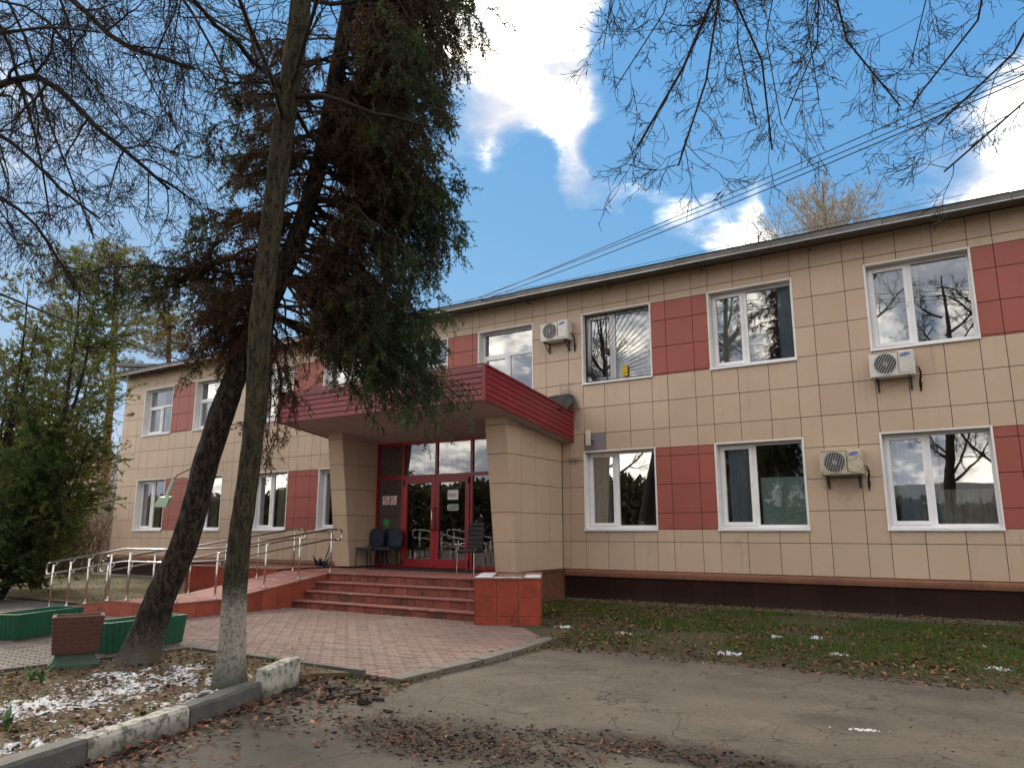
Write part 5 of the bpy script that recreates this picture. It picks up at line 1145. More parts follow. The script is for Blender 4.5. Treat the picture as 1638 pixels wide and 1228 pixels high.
limbsL = [(pl([(-240, 0), (-60, -120), (60, -60), (115, 0), (165, 45), (185, 66), (230, 84), (310, 110)], dL, 7.6), .075), (pl([(-262, 180), (-120, 160), (0, 138), (45, 120), (75, 130), (125, 172), (150, 200), (205, 245), (270, 302)], dL, 7.8), .075),
          (pl([(-275, 280), (-120, 190), (0, 216), (60, 265), (100, 305), (160, 350)], dL, 8), .05), (pl([(-285, 360), (-120, 290), (0, 316), (50, 352), (95, 418), (118, 455)], dL, 8.4), .05), (pl([(-255, 60), (-100, 40), (0, 52), (80, 44), (160, 52)], dL, 7.4), .04),
          (pl([(-240, 10), (-60, -250), (140, -160), (280, -20), (330, 60), (365, 130)], dL, 7.4), .05), (pl([(-230, -60), (0, -260), (200, -140), (300, 0), (390, 60), (440, 90)], dL, 7.0), .04), (pl([(-250, 40), (-40, -60), (40, 60), (70, 170), (120, 300), (150, 380)], dL, 7.8), .03), (pl([(-250, 40), (-100, -20), (0, 40), (30, 130), (60, 230), (80, 350)], dL, 8.2), .035),
          (pl([(-255, 40), (-100, 0), (60, 20), (130, 110), (190, 190), (260, 270)], dL, 7.2), .025), (pl([(-240, 0), (-20, -160), (120, -40), (200, 60), (250, 150), (285, 215)], dL, 7.2), .025)]
bare_tree('bare_tree', 'big bare tree whose arching limbs hang over the low flower boxes', LTR, [.3, .27, .25, .22, .18, .1], [(a_, b_*.8) for a_, b_ in limbsL], 41, nch=(14, 9, 6), grav=-.05, tw=.0028, lens=((.22, .45), (.3, .6), (.3, .6)), t0=.35)
dR = 6.0
RTR = [np.array([4.5, -17.5, -.1]), np.array([4.4, -17.4, 2]), np.array([4.0, -17, 4.5]), np.array([3.2, -16, 7.5]), np.array([3, -15.5, 10])]
fork = np.array([1.2, -12.5, 7.6])
def rl(pts, d0=6.0, d1=6.0, r0=.02): return ([RTR[3], fork+rng.normal(0, .15, 3)]+pl(pts, d0, d1), r0*1.05)
limbsR = [rl([(1150, -60), (1145, 15), (1105, 70), (1085, 130), (1040, 185), (1020, 235)], r0=.03), rl([(1150, -60), (1150, 15), (1135, 90), (1125, 150), (1095, 215), (1085, 265)], 6, 5.8, .024), rl([(1160, -60), (1165, 20), (1200, 75), (1230, 115), (1245, 170), (1235, 240)], 6, 6.2, .024), rl([(1180, -80), (1185, 10), (1180, 80), (1190, 150), (1210, 200)], 6, 5.6, .018),
          rl([(1320, -80), (1325, 10), (1345, 50), (1380, 100), (1420, 140), (1440, 170)], 6, 6.3, .024), rl([(1310, -80), (1318, 20), (1305, 75), (1270, 125), (1255, 190)], 6, 5.8, .018), rl([(1250, -80), (1240, 0), (1225, 60), (1240, 130), (1250, 200)], 6, 6, .014), rl([(960, -90), (1000, -10), (985, 45), (965, 80)], 6, 6, .012),
          rl([(1590, -80), (1580, 10), (1540, 60), (1500, 110), (1460, 165)], 5.6, 6, .022), rl([(1700, -60), (1660, 40), (1610, 100), (1580, 150), (1545, 190), (1500, 200)], 5.6, 6, .024), rl([(1760, 60), (1690, 130), (1620, 170), (1570, 215), (1530, 255), (1510, 275)], 5.4, 5.8, .022), rl([(1480, -80), (1490, 0), (1470, 60), (1455, 110)], 5.8, 5.9, .014), rl([(1090, -80), (1075, 0), (1040, 50), (1010, 95), (985, 140)], 6, 6, .014), rl([(1300, -60), (1290, 30), (1320, 100), (1310, 160)], 6, 6, .012)]
bare_tree('bare_tree', 'tall bare tree whose twigs hang over the roof and wires', RTR, [.24, .22, .2, .16, .1], limbsR, 43, nch=(15, 7, 4), grav=-.02, tw=.0023, lens=((.05, .15), (.35, .65), (.3, .65)), t0=.66)
# trees across the yard, seen only mirrored in the window panes
proto = None
for k, (x, y, sc, rz_) in enumerate(((-12, -25, 1.15, 0), (-5, -27, 1.2, 1.3), (1.5, -24, 1.05, 2.2), (9, -27, 1.2, 4), (15, -24, 1.1, 5.1), (-21, -29, 1.2, 3.2), (23, -28, 1.2, 2.7), (-8.5, -33, 1.3, .5), (5, -32, 1.25, 3.5), (-1.5, -30, 1.1, 5.2), (12, -34, 1.3, 1.8), (-16, -34, 1.25, 4.4), (18.5, -33, 1.3, 2.9))):
    lab = 'tall bare tree across the yard facing the clinic'
    if proto is None:
        rr_ = np.random.default_rng(77); tp = [np.array([0, 0, -.1]), np.array([.1, 0, 3]), np.array([.3, .2, 6]), np.array([.2, .5, 10]), np.array([.4, .4, 14])]; lm = []
        for q in range(12):
            h = rr_.uniform(3, 12); a = rr_.uniform(0, 6.28); L_ = rr_.uniform(2.5, 4.5)*(1-.03*h); p0 = np.array([.2, .3, h]); dv = np.array([math.cos(a), math.sin(a), .7]); lm.append(([p0, p0+dv*L_*.4, p0+dv*L_*.75+(0, 0, .3), p0+dv*L_], .07))
        proto, _ = bare_tree('bare_tree', lab, tp, [.3, .24, .2, .13, .03], lm, 78, nch=(9, 9, 6), grav=.02, group='bare trees across the yard', tw=.005); proto.location = (x, y, 0); proto.scale = (sc,)*3; proto.rotation_euler = (0, 0, rz_)
    else:
        c_ = proto.copy(); COL.objects.link(c_); c_.location = (x, y, 0); c_.scale = (sc,)*3; c_.rotation_euler = (0, 0, rz_)
        for ch in proto.children: d_ = ch.copy(); COL.objects.link(d_); d_.parent = c_
# larch behind the roof
tp = U(1312, 292, 36); bx_ = np.array([tp[0], tp[1], 0]); rr_ = np.random.default_rng(3); lm = []
for q in range(46):
    h = rr_.uniform(.5, .93)*tp[2]; a = rr_.uniform(0, 6.28); L_ = (tp[2]-h)*.85; p0 = bx_+(0, 0, h); dv = np.array([math.cos(a)*.62, math.sin(a)*.62, .8]); lm.append(([p0, p0+dv*L_*.5, p0+dv*L_], .05))
bare_tree('larch_tree', 'bare pale larch top rising behind the roof', [bx_-(0, 0, .1), bx_+(0, 0, tp[2]*.5), bx_+(.1, 0, tp[2])], [.3, .2, .03], lm, 9, mat='twig_pale', nch=(10, 6, 4), grav=.05, tw=.006)
tp = U(1210, 372, 40); bx_ = np.array([tp[0], tp[1], 0]); lm = []
for q in range(24):
    h = rr_.uniform(.6, .98)*tp[2]; a = rr_.uniform(0, 6.28); L_ = (1.05-h/tp[2])*5+.4; p0 = bx_+(0, 0, h); dv = np.array([math.cos(a), math.sin(a), .7]); lm.append(([p0, p0+dv*L_*.5, p0+dv*L_], .04))
bare_tree('larch_tree', 'small bare twig tip just showing over the roof edge', [bx_-(0, 0, .1), bx_+(0, 0, tp[2]*.5), bx_+(.1, 0, tp[2])], [.25, .16, .02], lm, 10, mat='twig_pale', nch=(6, 4, 2), grav=.03, tw=.008)
# evergreen arborvitae at the left
def arbor(label, stems, seed, spread, colr, nfan=20):
    r = np.random.default_rng(seed); b0 = stems[0][0]; T = empty('arborvitae_tree', (b0[0], b0[1], 0), label, 'tree')
    SP = np.array([resample(s, 16) for s in stems]); SR = np.array([np.linspace(.085, .012, 16) for s in stems]); child(link('trunk', npmesh('trunk', *tubes(SP, SR, 9), smooth=True), 'bark_dark'), T)
    BRs, BR = children(SP, SR, 80, (45, 85), (.14, .34), 8, r, .1, .06, .06, .004, .35); s2, s2r = children(BRs, BR, 9, (25, 60), (.25, .5), 5, r, .15, -.02, .15, .002, .6)
    child(link('branches', npmesh('branches', *joinVF([tubes(BRs, BR, 4), tubes(s2, s2r, 3)])), 'bark_dark'), T)
    M0 = len(s2); idx = np.repeat(np.arange(M0), nfan); u = r.uniform(.1, 1, len(idx)); i0 = np.minimum((u*4).astype(int), 3); f = (u*4-i0)[:, None]; c0 = s2[idx, i0]*(1-f)+s2[idx, i0+1]*f
    keep = fbm(c0[:, 0]*1.3+seed, c0[:, 2]*1.3+c0[:, 1], seed, 3) > .27; c0 = c0[keep]; idx = idx[keep]
    d = s2[idx, -1]-s2[idx, 0]; d /= np.linalg.norm(d, axis=1)[:, None]+1e-9; d = d+r.normal(0, .55, d.shape); d[:, 2] -= .15; d /= np.linalg.norm(d, axis=1)[:, None]
    tone = r.uniform(0, 1, (len(idx), 1))*.6+.4*fbm(c0[:, 0]*.9, c0[:, 2]*.9, seed+3, 3)[:, None]; col = np.array(colr[0])*(1-tone)+np.array(colr[1])*tone
    v, fq, cc = cards(c0, d, r.uniform(.06, .12, len(idx)), r.uniform(.018, .036, len(idx)), r, col); child(link('crown', npmesh('crown', v, fq, cc), 'foliage'), T)
G0, G1 = (.045, .075, .022), (.18, .19, .05)
dT = 17.5
def stem(pts, d): q = [U(x, y, d+dd) for x, y, dd in pts]; q[0][2] = max(-.05, 0.); return q
def gbase(px, d): p = U(px, 860, d); return np.array([p[0], p[1], -.05])
arbor('loose green arborvitae with leaning stems beside the building corner', [[gbase(-25, dT)]+[U(x, y, dT) for x, y in ((30, 850), (85, 740), (112, 600), (125, 500), (132, 425))], [gbase(-20, dT)]+[U(x, y, dT+.4) for x, y in ((60, 800), (105, 690), (140, 560), (150, 480))], [gbase(10, dT-.3)]+[U(x, y, dT-.5) for x, y in ((60, 860), (100, 810), (125, 760), (140, 700))]], 51, 1, (G0, G1))
arbor('loose olive green arborvitae at the edge of the yard beyond the hedge', [[gbase(-70, dT+1.5)]+[U(x, y, dT+1.5) for x, y in ((-20, 800), (10, 700), (30, 600), (40, 520), (45, 462))], [gbase(-60, dT+1.5)]+[U(x, y, dT+1) for x, y in ((-10, 790), (20, 680), (45, 590), (60, 520))]], 52, 1, (G0, (.17, .16, .05)))
arbor('low bushy arborvitae spreading over the brown hedge', [[gbase(-60, dT-1)]+[U(x, y, dT-1) for x, y in ((-20, 870), (20, 820), (50, 760), (60, 690))], [gbase(-40, dT-1)]+[U(x, y, dT-1) for x, y in ((10, 880), (50, 850), (85, 800), (105, 740))]], 53, 1, ((.03, .06, .02), (.11, .14, .045)), 22)
arbor('full green arborvitae standing between the hedge and the pine', [[gbase(70, dT+3)]+[U(x, y, dT+3) for x, y in ((85, 820), (110, 740), (130, 650), (150, 580))], [gbase(60, dT+3)]+[U(x, y, dT+3) for x, y in ((60, 820), (55, 720), (70, 620), (80, 540))], [gbase(20, dT+3)]+[U(x, y, dT+3) for x, y in ((15, 820), (0, 720), (10, 620), (5, 560))]], 54, 1, (G0, G1))
# pines behind the corner
def pine(label, basep, path, clumps, seed, colr):
    r = np.random.default_rng(seed); T = empty('pine_tree', (basep[0], basep[1], 0), label, 'tree'); tm, PP, RR = trunk_mesh([basep]+path, np.linspace(.24, .09, len(path)+1), 30, 12, seed); child(link('trunk', tm, 'bark_pine'), T)
    LV = []; vs = []
    for c, rad in clumps:
        i = np.argmin(np.abs(PP[:, 2]-(c[2]-rad*.4))); LV.append(resample([PP[i], PP[i]*.5+c*.5+(0, 0, -.1), c], 8))
        n = int(300*rad); q = r.normal(size=(n, 3)); q /= np.linalg.norm(q, axis=1)[:, None]; q = c+q*(r.uniform(.25, 1, (n, 1))**.5)*rad*1.25*np.array([1, 1, .75]); idx = np.repeat(np.arange(n), 11); d = r.normal(size=(len(idx), 3)); d[:, 2] += .5; d /= np.linalg.norm(d, axis=1)[:, None]
        tone = np.repeat(r.uniform(0, 1, (n, 1)), 11, 0); col = np.array(colr[0])*(1-tone)+np.array(colr[1])*tone; vs.append(cards(q[idx], d, .17, .022, r, col))
    LV = np.array(LV); LRD = np.tile(np.linspace(.09, .025, 8), (len(LV), 1)); c2, c2r = children(LV, LRD, 6, (30, 60), (.3, .5), 6, r, .15, .02, .4, .008, .5); child(link('limbs', npmesh('limbs', *joinVF([tubes(LV, LRD, 6), tubes(c2, c2r, 4)])), 'bark_pine'), T)
    o = 0; Vs, Fs, Cs = [], [], []
    for v, fq, cc in vs: Vs.append(v); Fs.append(fq+o); Cs.append(cc); o += len(v)
    child(link('crown', npmesh('crown', np.concatenate(Vs), np.concatenate(Fs), np.concatenate(Cs)), 'foliage'), T)
dP = 40; bpn = U(172, 860, dP); bpn[2] = -.1
rp_ = np.random.default_rng(8)
cl = [(U(x, y, dP+rp_.uniform(-1.8, 1.8)), rp_.uniform(.6, 1.0)) for x, y in ((120, 425), (150, 412), (180, 405), (210, 415), (235, 440), (140, 455), (100, 450), (200, 450), (170, 470), (225, 475), (95, 500), (130, 505), (205, 505), (240, 505), (110, 545), (150, 560), (215, 545), (200, 590), (135, 600))]
pine('tall orange barked pine behind the building corner', bpn, [U(170, 720, dP), U(180, 600, dP), U(184, 500, dP), U(186, 430, dP), U(186, 405, dP)], cl, 61, ((.05, .055, .02), (.19, .14, .05)))
dP2 = 46; bq = U(275, 870, dP2); bq[2] = -.1
cl = [(U(x, y, dP2+rp_.uniform(-1.5, 1.5)), rp_.uniform(.6, 1.0)) for x, y in ((262, 515), (285, 525), (245, 535), (270, 545), (295, 548), (255, 560), (280, 500))]
pine('yellow green pine top showing above the roof corner', bq, [U(272, 700, dP2), U(270, 560, dP2), U(270, 505, dP2)], cl, 62, ((.06, .065, .02), (.22, .17, .04)))
# brown bare hedge and lighter thicket beyond
def hedge(name, label, x0, x1, yy, dpt, h, n, mat, seed, rad=.006):
    r = np.random.default_rng(seed); bx = r.uniform(0, 1, n); base_ = np.stack([x0+(x1-x0)*bx, yy[0]+(yy[1]-yy[0])*bx+r.normal(0, dpt, n), np.zeros(n)], 1); d = np.stack([r.normal(0, .2, n), r.normal(0, .2, n), np.ones(n)], 1); k = 6; P_ = [base_]; hh = h*r.uniform(.6, 1.05, n)[:, None]
    for j in range(1, k): d = d+r.normal(0, .1, d.shape); d /= np.linalg.norm(d, axis=1)[:, None]; P_.append(P_[-1]+d*hh/(k-1))
    P_ = np.stack(P_, 1); R_ = np.tile(np.linspace(rad*1.6, rad*.7, k), (n, 1)); c, cr_ = children(P_, R_, 7, (20, 50), (.2, .4), 5, r, .15, .05, .25, rad*.6, .7)
    o = empty(name, (x0, yy[0], 0), label, 'hedge'); child(link('stems', npmesh('stems', *joinVF([tubes(P_, R_, 3), tubes(c, cr_, 3)])), mat), o); return o
hedge('bare_hedge', 'dense brown leafless hedge along the grass beside the building corner', -27.4, -40, (-.6, -4.5), .55, 2.6, 1500, 'twig_brown', 71, .008)
hedge('bare_thicket', 'tall pale leafless thicket between hedge and building corner', -30, -48, (6, 2), 1.5, 4.6, 700, 'twig_pale', 72, .01)
hedge('far_wood', 'distant leafless wood closing the view behind pines and hedge', -52, -75, (34, -14), 4, 9, 900, 'twig_pale', 73, .035)
# far houses glimpsed through the trees
fh = empty('far_house', (-62, 12, 0), 'orange brown house glimpsed through the evergreen trees', 'house')
MB().box(-6, 6, -4, 4, 0, 7).build('wall', 'far_wall', fh); MB().prism([(-6.4, -4.4, 7.01), (-6.4, 4.4, 7.01), (-6.4, 0, 9.5)], (12.8, 0, 0)).build('roof', 'roof_sheet', fh)
for k in range(4):
    for z in (1.2, 4.2):
        w_ = MB().box(-5+k*2.8, -3.8+k*2.8, -4.06, -4.0, z, z+1.5).build('window', 'far_white', fh); MB().box(-4.9+k*2.8, -3.9+k*2.8, -4.075, -4.061, z+.1, z+1.4).build('pane', 'ac_dark', w_)
ah = empty('yard_house', (0, -58, 0), 'long dull brown house across the street facing the clinic', 'house')
MB().box(-45, 45, -6, 6, 0, 3.6).build('wall', 'soffit_board', ah); MB().prism([(-46, -6.6, 3.62), (-46, 6.6, 3.62), (-46, 0, 5.6)], (92, 0, 0)).build('roof', 'roof_sheet', ah)
for k in range(24):
    for z in (1.2,): MB().box(-43+k*3.7, -41.4+k*3.7, 6.01, 6.06, z, z+1.6).build('window', 'ac_dark', ah)
def leafy_row(name, label, x0, x1, y0, y1, h, n, seed, cols_):
    r = np.random.default_rng(seed); o = empty(name, (x0, y0, 0), label, 'hedge'); t = r.uniform(0, 1, n); x = x0+(x1-x0)*t; y = y0+(y1-y0)*t+r.normal(0, 1.1, n); hh = h*(.55+.6*fbm(t*abs(x1-x0)*.22, t*0+.5, seed)); z = hh*r.uniform(0, 1, n)**.8
    d = r.normal(size=(n, 3)); d /= np.linalg.norm(d, axis=1)[:, None]; tn = r.uniform(0, 1, (n, 1)); v, fq, cc = cards(np.c_[x, y, z], d, r.uniform(.5, .9, n), r.uniform(.3, .5, n), r, np.array(cols_[0])*(1-tn)+np.array(cols_[1])*tn); child(link('foliage_mass', npmesh('foliage_mass', v, fq, cc), 'foliage'), o)
leafy_row('evergreen_row', 'low dark shrubs lining the far side of the street', -14, 50, -46, -46, 4.2, 16000, 82, ((.03, .034, .018), (.1, .08, .045)))
leafy_row('evergreen_row', 'dark row of evergreens across the street beyond the bare trees', -105, -14, -44, -40, 7.0, 30000, 81, ((.02, .03, .014), (.09, .075, .035)))
# ------------------------------------------------------------------ wires
def wire(p, q, r_, sag, label, n=24):
    p, q = np.asarray(p, float), np.asarray(q, float); t = np.linspace(0, 1, n)[:, None]; P_ = p*(1-t)+q*t; P_[:, 2] -= (sag*4*t*(1-t))[:, 0]; MB().tube(P_, r_, 5).build('overhead_wire', 'wire_black', label=label, cat='wire')
S0 = YP(775, 475, -.3)
wire(YP(765, 478, -.3), U(1660, 95, 9), .008, .05, 'uppermost thin wire climbing from the roof edge over the sky')
wire(YP(730, 488, -.3), U(1660, 110, 9), .008, .1, 'middle thin wire of the bundle climbing from the roof edge')
wire(YP(742, 490, -.3), U(1660, 118, 9), .009, .12, 'lowest thin wire of the bundle climbing from the roof edge')
wire(YP(700, 489, .2), U(1660, 285, 15.5), .006, .05, 'hair thin wire running low along the roof line')
wire(U(-60, 445, 11), YP(325, 585, -.1), .022, .12, 'thick black cable hanging from the left to the facade')
# ------------------------------------------------------------------ leaves, grass, snow, rubble
def leaves(name, pts, zf, size, pal, seed, label, cat='leaves', mat='leaf_litter', tilt=.5, fold=.35):
    r = np.random.default_rng(seed); n = len(pts); a = r.uniform(0, 6.28, n); s = r.uniform(*size, n); w = s*r.uniform(.45, .8, n); ti = r.normal(0, tilt, (n, 2))
    d = np.stack([np.cos(a), np.sin(a), ti[:, 0]*.6], 1); q = np.stack([-np.sin(a), np.cos(a), ti[:, 1]*.6], 1); z = zf(pts[:, 0], pts[:, 1])+.012+r.uniform(0, .015, n); c = np.c_[pts, z]
    up = np.array([0, 0, 1])*fold
    P_ = [c-d*s[:, None]*.5, c-d*s[:, None]*.1+q*w[:, None]*.5+up*w[:, None]*.5, c+d*s[:, None]*.5+up*s[:, None]*r.uniform(-.3, .4, (n, 1)), c-d*s[:, None]*.1-q*w[:, None]*.5+up*w[:, None]*.5]
    V = np.stack(P_, 1).reshape(-1, 3); V[:, 2] = np.maximum(V[:, 2], np.repeat(zf(pts[:, 0], pts[:, 1])+.003, 4))
    i = np.arange(n)*4; Fq = np.concatenate([np.c_[i, i+1, i+2], np.c_[i, i+2, i+3]]); pal = np.array(pal); col = pal[r.integers(0, len(pal), n)]*r.uniform(.55, 1.25, (n, 1))
    link(name, npmesh(name, V, Fq, np.repeat(col, 4, 0)), mat, label=label, cat=cat, kind='stuff')
PAL = [(.1, .042, .022), (.14, .062, .03), (.065, .032, .02), (.2, .11, .06), (.045, .026, .018), (.11, .052, .036)]
r = np.random.default_rng(99)
def scatter(n, x0, x1, y0, y1, dens): 
    p = np.c_[r.uniform(x0, x1, n), r.uniform(y0, y1, n)]; return p[r.random(n) < dens(p[:, 0], p[:, 1])]
def kd(x, y):  # distance outside the kerb line
    xe = np.interp(y, [p[1] for p in KP], [p[0] for p in KP]); return x-xe
p = scatter(30000, -6.3, -3.3, -14.5, -8.6, lambda x, y: np.where(y < -10.15, (kd(x, y) > .03)*np.exp(-np.clip(kd(x, y), 0, 9)/.28)*(.25+.75*fbm(x*2, y*2, 7)), (x < -5.0)*(x > -6.25)*.5*np.exp(-np.clip(np.abs(y+9.55)/.55, 0, 9))*(.3+fbm(x*3, y*3, 4))))
leaves('fallen_leaves', p, asphalt_z, (.03, .075), PAL, 1, 'brown fallen leaves drifted along the painted kerb')
p = scatter(26000, -5.6, .2, -11.6, -8.9, lambda x, y: np.clip(patch_d(x, y)*1.6, 0, 1)*np.clip((fbm(x*2.2, y*2.2, 23)-.3)*3, 0, 1)*.8)
leaves('fallen_leaves', p, asphalt_z, (.012, .045), [tuple(.75*c for c in q) for q in PAL], 2, 'leaf litter caught in the broken asphalt')
p = scatter(900, -6, 5, -14, -6, lambda x, y: .55*fbm(x, y, 77)+.0*x)
leaves('fallen_leaves', p, asphalt_z, (.02, .05), PAL, 3, 'single leaves scattered over the asphalt yard')
p = scatter(70000, -8.1, 8.5, -6.4, -.05, lambda x, y: ((y > LAWN_EDGE(x)-.15) & ((x > -5.6) | (y > -4.6)) & ((x > -6.3) | (y > -3.6)))*np.clip(.1+.9*np.exp(-np.abs(y-LAWN_EDGE(x)-.2)/.45)+.5*(x < -4.6)+.45*(y > -.7)+.6*(fbm(x*1.3, y*1.3, 9) > .54), 0, 1)*.5)
leaves('fallen_leaves', p, lawn_z, (.03, .07), PAL, 4, 'fallen leaves over the lawn and its ragged edge below the windows')
bed_z = lambda x, y: np.full(np.shape(x), .05)+.02*(fbm(x*3, y*3, 15)-.5)
p = scatter(22000, -9.4, -4.7, -14.5, -9.05, lambda x, y: inpoly(x, y, BED)*(kd(x, y) < -.18)*np.clip(fbm(x*2, y*2, 6)*1.2-.2, 0, 1)*.75)
leaves('fallen_leaves', p, bed_z, (.03, .075), PAL+[(.14, .11, .05), (.1, .09, .06)], 5, 'brown leaf litter covering the flower bed around the trunks')
p = scatter(5000, -5.9, -5.2, -9.1, -5.2, lambda x, y: (np.abs(x-(-5.2-.12*(y > -6.2))) < .16)*.5)
leaves('fallen_leaves', p, lambda x, y: asphalt_z(x, y)+.005, (.02, .05), PAL, 6, 'thin line of leaves along the concrete paving edge')
p = scatter(800, -12, -5.6, -13, -4.6, lambda x, y: inpoly(x, y, PAVE)*.35)
leaves('fallen_leaves', p, lambda x, y: np.full(np.shape(x), .034), (.015, .04), PAL, 8, 'few small leaves lying on the brick paving')
def grass(name, pts, zf, h, pal, seed, label):
    r = np.random.default_rng(seed); n = len(pts); a = r.uniform(0, 6.28, n); hh = r.uniform(*h, n); c = np.c_[pts, zf(pts[:, 0], pts[:, 1])-.005]; q = np.stack([np.cos(a), np.sin(a), np.zeros(n)], 1)*.0045; ln = np.c_[r.normal(0, .5, (n, 2)), np.ones(n)]; ln /= np.linalg.norm(ln, axis=1)[:, None]; tip = c+ln*hh[:, None]
    V = np.stack([c-q, c+q, tip], 1).reshape(-1, 3); Fq = np.arange(3*n).reshape(n, 3); pal = np.array(pal); col = pal[r.integers(0, len(pal), n)]*r.uniform(.6, 1.3, (n, 1)); link(name, npmesh(name, V, Fq, np.repeat(col, 3, 0)), 'grass', label=label, cat='grass', kind='stuff')
GP = [(.06, .145, .018), (.09, .19, .026), (.045, .1, .016), (.09, .1, .03), (.12, .085, .04)]
p = scatter(210000, -8.0, 6, -6.2, -.6, lambda x, y: ((y > LAWN_EDGE(x)+.1) & ((x > -5.5) | (y > -4.5)) & ((x > -6.2) | (y > -3.3)))*np.clip((fbm(x*.8, y*1.2, 19)-.3)*4, .1, 1)*np.clip((y-LAWN_EDGE(x))/1.6, .08, 1))
leaves_p = p; grass('grass', p, lawn_z, (.025, .075), GP, 11, 'patchy green grass of the lawn below the facade')
p = scatter(40000, -26, -13.5, -6, -.9, lambda x, y: np.clip((fbm(x*.8, y*.8, 29)-.3)*2, .05, 1)*.8)
grass('grass', p, lambda x, y: np.full(np.shape(x), .02), (.04, .1), [(.13, .12, .04), (.09, .11, .035), (.16, .13, .06)], 12, 'dry yellow green grass between the ramp and the hedge')
p = scatter(26000, -9.3, -4.9, -14, -9.05, lambda x, y: inpoly(x, y, BED)*(kd(x, y) < -.17)*np.clip((fbm(x*1.4, y*1.4, 39)-.45)*3+.35*(y > -9.6), 0, 1)*.6)
grass('grass', p, bed_z, (.02, .07), [(.09, .12, .03), (.13, .13, .04), (.1, .07, .04)], 13, 'thin grass and dry stalks in the flower bed')
p = scatter(9000, -6.3, -4.9, -9.3, -5.3, lambda x, y: ((np.abs(y+9.12+.15*(x+5.6)) < .1)*(x < -5.05)+(np.abs(x+5.16) < .04)*.5)*np.clip((fbm(x*4, y*4, 49)-.42)*5, 0, 1))
grass('grass', p, lambda x, y: asphalt_z(x, y), (.03, .08), GP, 14, 'green weeds at the corner of the brick paving')
# leafy weeds in the bed
def tuft(px, py, h, label, n=9, col='plant'):
    c = ZP(px, py, .05); r = np.random.default_rng(int(px*7+py)); m = MB()
    for k in range(n):
        a = r.uniform(0, 6.28); hh = h*r.uniform(.6, 1.); d = np.array([math.cos(a)*.4, math.sin(a)*.4, 1]); d /= np.linalg.norm(d); q = np.array([-math.sin(a), math.cos(a), 0])*.012*r.uniform(.7, 1.6); b = np.array([0, 0, -.01]); mid = b+d*hh*.55+(0, 0, .01); tip = b+d*hh+np.array([math.cos(a), math.sin(a), -.2])*hh*.25
        m.add([b-q*.4, b+q*.4, mid+q, tip, mid-q], [(0, 1, 2, 4), (4, 2, 3)])
    o = m.build('garden_plant', col, label=label, cat='plant'); o.location = tuple(c)
tuft(50, 1092, .2, 'tall bladed green plant near the litter bin', 9); tuft(66, 1092, .2, 'green leafy iris clump beside the litter bin base', 8); tuft(10, 1168, .22, 'pale green plant at the street end of the flower bed', 9); tuft(228, 1148, .1, 'small broad leaf weed beside the white kerb stone', 8); tuft(247, 1138, .08, 'tiny round weed between the trunk and kerb', 8); tuft(436, 1062, .12, 'bright green weed clump behind the broken kerb block', 16); tuft(455, 1062, .1, 'low green weed at the paving corner behind the block', 12)
# snow
def snow_zone(name, x0, x1, y0, y1, st, zf, keepf, label, hgt=.016, seed=3, grp=None):
    nx, ny = int((x1-x0)/st), int((y1-y0)/st); X, Y = np.meshgrid(np.linspace(x0, x1, nx), np.linspace(y0, y1, ny)); v = keepf(X, Y); Z = zf(X, Y)+np.clip(v*6, -.6, 1)*hgt+.006*(vnoise(X*55, Y*55, 5)-.5); V = np.stack([X, Y, Z], -1).reshape(-1, 3)
    i = np.arange(nx*ny).reshape(ny, nx); q = np.stack([i[:-1, :-1], i[:-1, 1:], i[1:, 1:], i[1:, :-1]], -1).reshape(-1, 4); q = q[v.reshape(-1)[q].max(1) > 0]; u, inv = np.unique(q, return_inverse=True)
    if len(u) == 0: return
    link(name, npmesh(name, V[u], inv.reshape(-1, 4), smooth=True), 'snow', label=label, cat='snow', kind='stuff', group=grp)
def ell(c, rx_, ry_, a=0):
    c = np.array(c[:2])
    def f(x, y): dx, dy = x-c[0], y-c[1]; ca, sa = math.cos(a), math.sin(a); return 1-np.hypot((dx*ca+dy*sa)/rx_, (-dx*sa+dy*ca)/ry_)
    return f
e1 = ell(ZP(170, 1105, .05), .75, 2.1, .35); e2 = ell(ZP(260, 1085, .05), 1.1, .55, .5); e3 = ell(ZP(90, 1180, .05), .35, 1.3, .2); e4 = ell(ZP(330, 1112, .05), .3, .5, .2); e5 = ell(ZP(20, 1130, .05), 1.2, .4, .5)
def bedsnow(x, y):
    m = np.maximum.reduce([e1(x, y), e2(x, y), e3(x, y), e4(x, y), e5(x, y)]); n = .42*fbm(x*6, y*6, 33, 3)+.58*(.55*vnoise(x*52, y*52, 8)+.45*vnoise(x*24, y*24, 18)); return np.where(inpoly(x, y, BED) & (kd(x, y) < -.16), n-.755+.4*np.clip(m, -.5, .5), -1)
snow_zone('snow', -9.4, -5, -14, -9.1, .011, lambda x, y: bed_z(x, y)+.004, bedsnow, 'thin patchy snow dusting the flower bed around the trunks', .012)
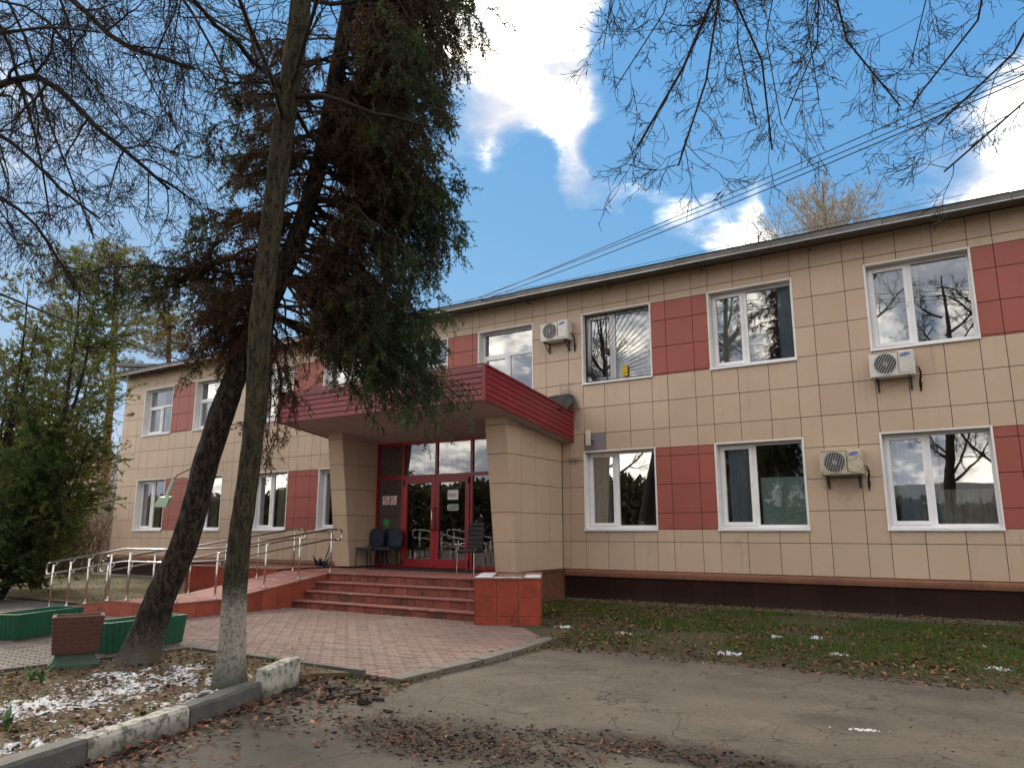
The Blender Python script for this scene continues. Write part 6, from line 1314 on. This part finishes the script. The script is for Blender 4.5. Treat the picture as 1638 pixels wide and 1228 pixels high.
lsp = [(ZP(x, y, .05), a, b) for x, y, a, b in ((1002, 1012, .16, .09), (905, 1002, .16, .09), (1165, 1042, .18, .12), (1240, 1018, .12, .1), (1305, 1020, .1, .1), (1345, 1045, .14, .06), (1600, 1068, .16, .08))]
def lawnsnow(x, y): m = np.maximum.reduce([ell(c, a*1.5, b*1.5)(x, y) for c, a, b in lsp]); return np.where(m > 0, (.3*vnoise(x*30, y*30, 9)+.7*vnoise(x*75, y*75, 10))-.9+.38*m, -1)
snow_zone('snow', -6, 2, -5.8, -1.2, .012, lambda x, y: lawn_z(x, y)+.014, lawnsnow, 'small snow crumbs lying on the lawn below the windows', .02)
hc = ZP(1376, 1158, 0); snow_zone('snow', hc[0]-.3, hc[0]+.3, hc[1]-.2, hc[1]+.2, .012, asphalt_z, lambda x, y: ell(hc, .2, .07, .5)(x, y)*.35-.28+.9*(vnoise(x*75, y*75, 2)-.5), 'strip of snow left in the shallow pothole', .008)
# asphalt rubble
def rubble(n, cx, cy, sx, sy, size, seed, label):
    r = np.random.default_rng(seed); m = MB()
    for k in range(n):
        x, y = r.normal(cx, sx), r.normal(cy, sy); s = r.uniform(*size); nn = r.integers(4, 7); a = np.sort(r.uniform(0, 6.28, nn)); rad = s*r.uniform(.5, 1, nn); z = float(asphalt_z(np.array(x), np.array(y)))-.004; ti = r.normal(0, .15, 2)
        base_ = [(x+rad[j]*math.cos(a[j]), y+rad[j]*math.sin(a[j]), z+ti[0]*rad[j]*math.cos(a[j])+ti[1]*rad[j]*math.sin(a[j])) for j in range(nn)]; m.prism(base_, (0, 0, s*r.uniform(.3, .6)))
    m.build('asphalt_rubble', 'rubble', label=label, cat='rubble', kind='stuff')
rubble(70, -5.45, -9.75, .28, .2, (.025, .09), 1, 'broken asphalt pieces heaped beside the white kerb block')
rubble(700, -3.7, -10.35, .7, .24, (.008, .03), 2, 'crumbled asphalt in the broken patch of the yard')
rubble(500, -2.1, -9.72, .75, .12, (.006, .024), 3, 'crumbled asphalt along the crack across the yard')
rubble(160, -1.5, -8.8, 2.0, 1.6, (.006, .02), 4, 'loose small stones scattered on the asphalt')
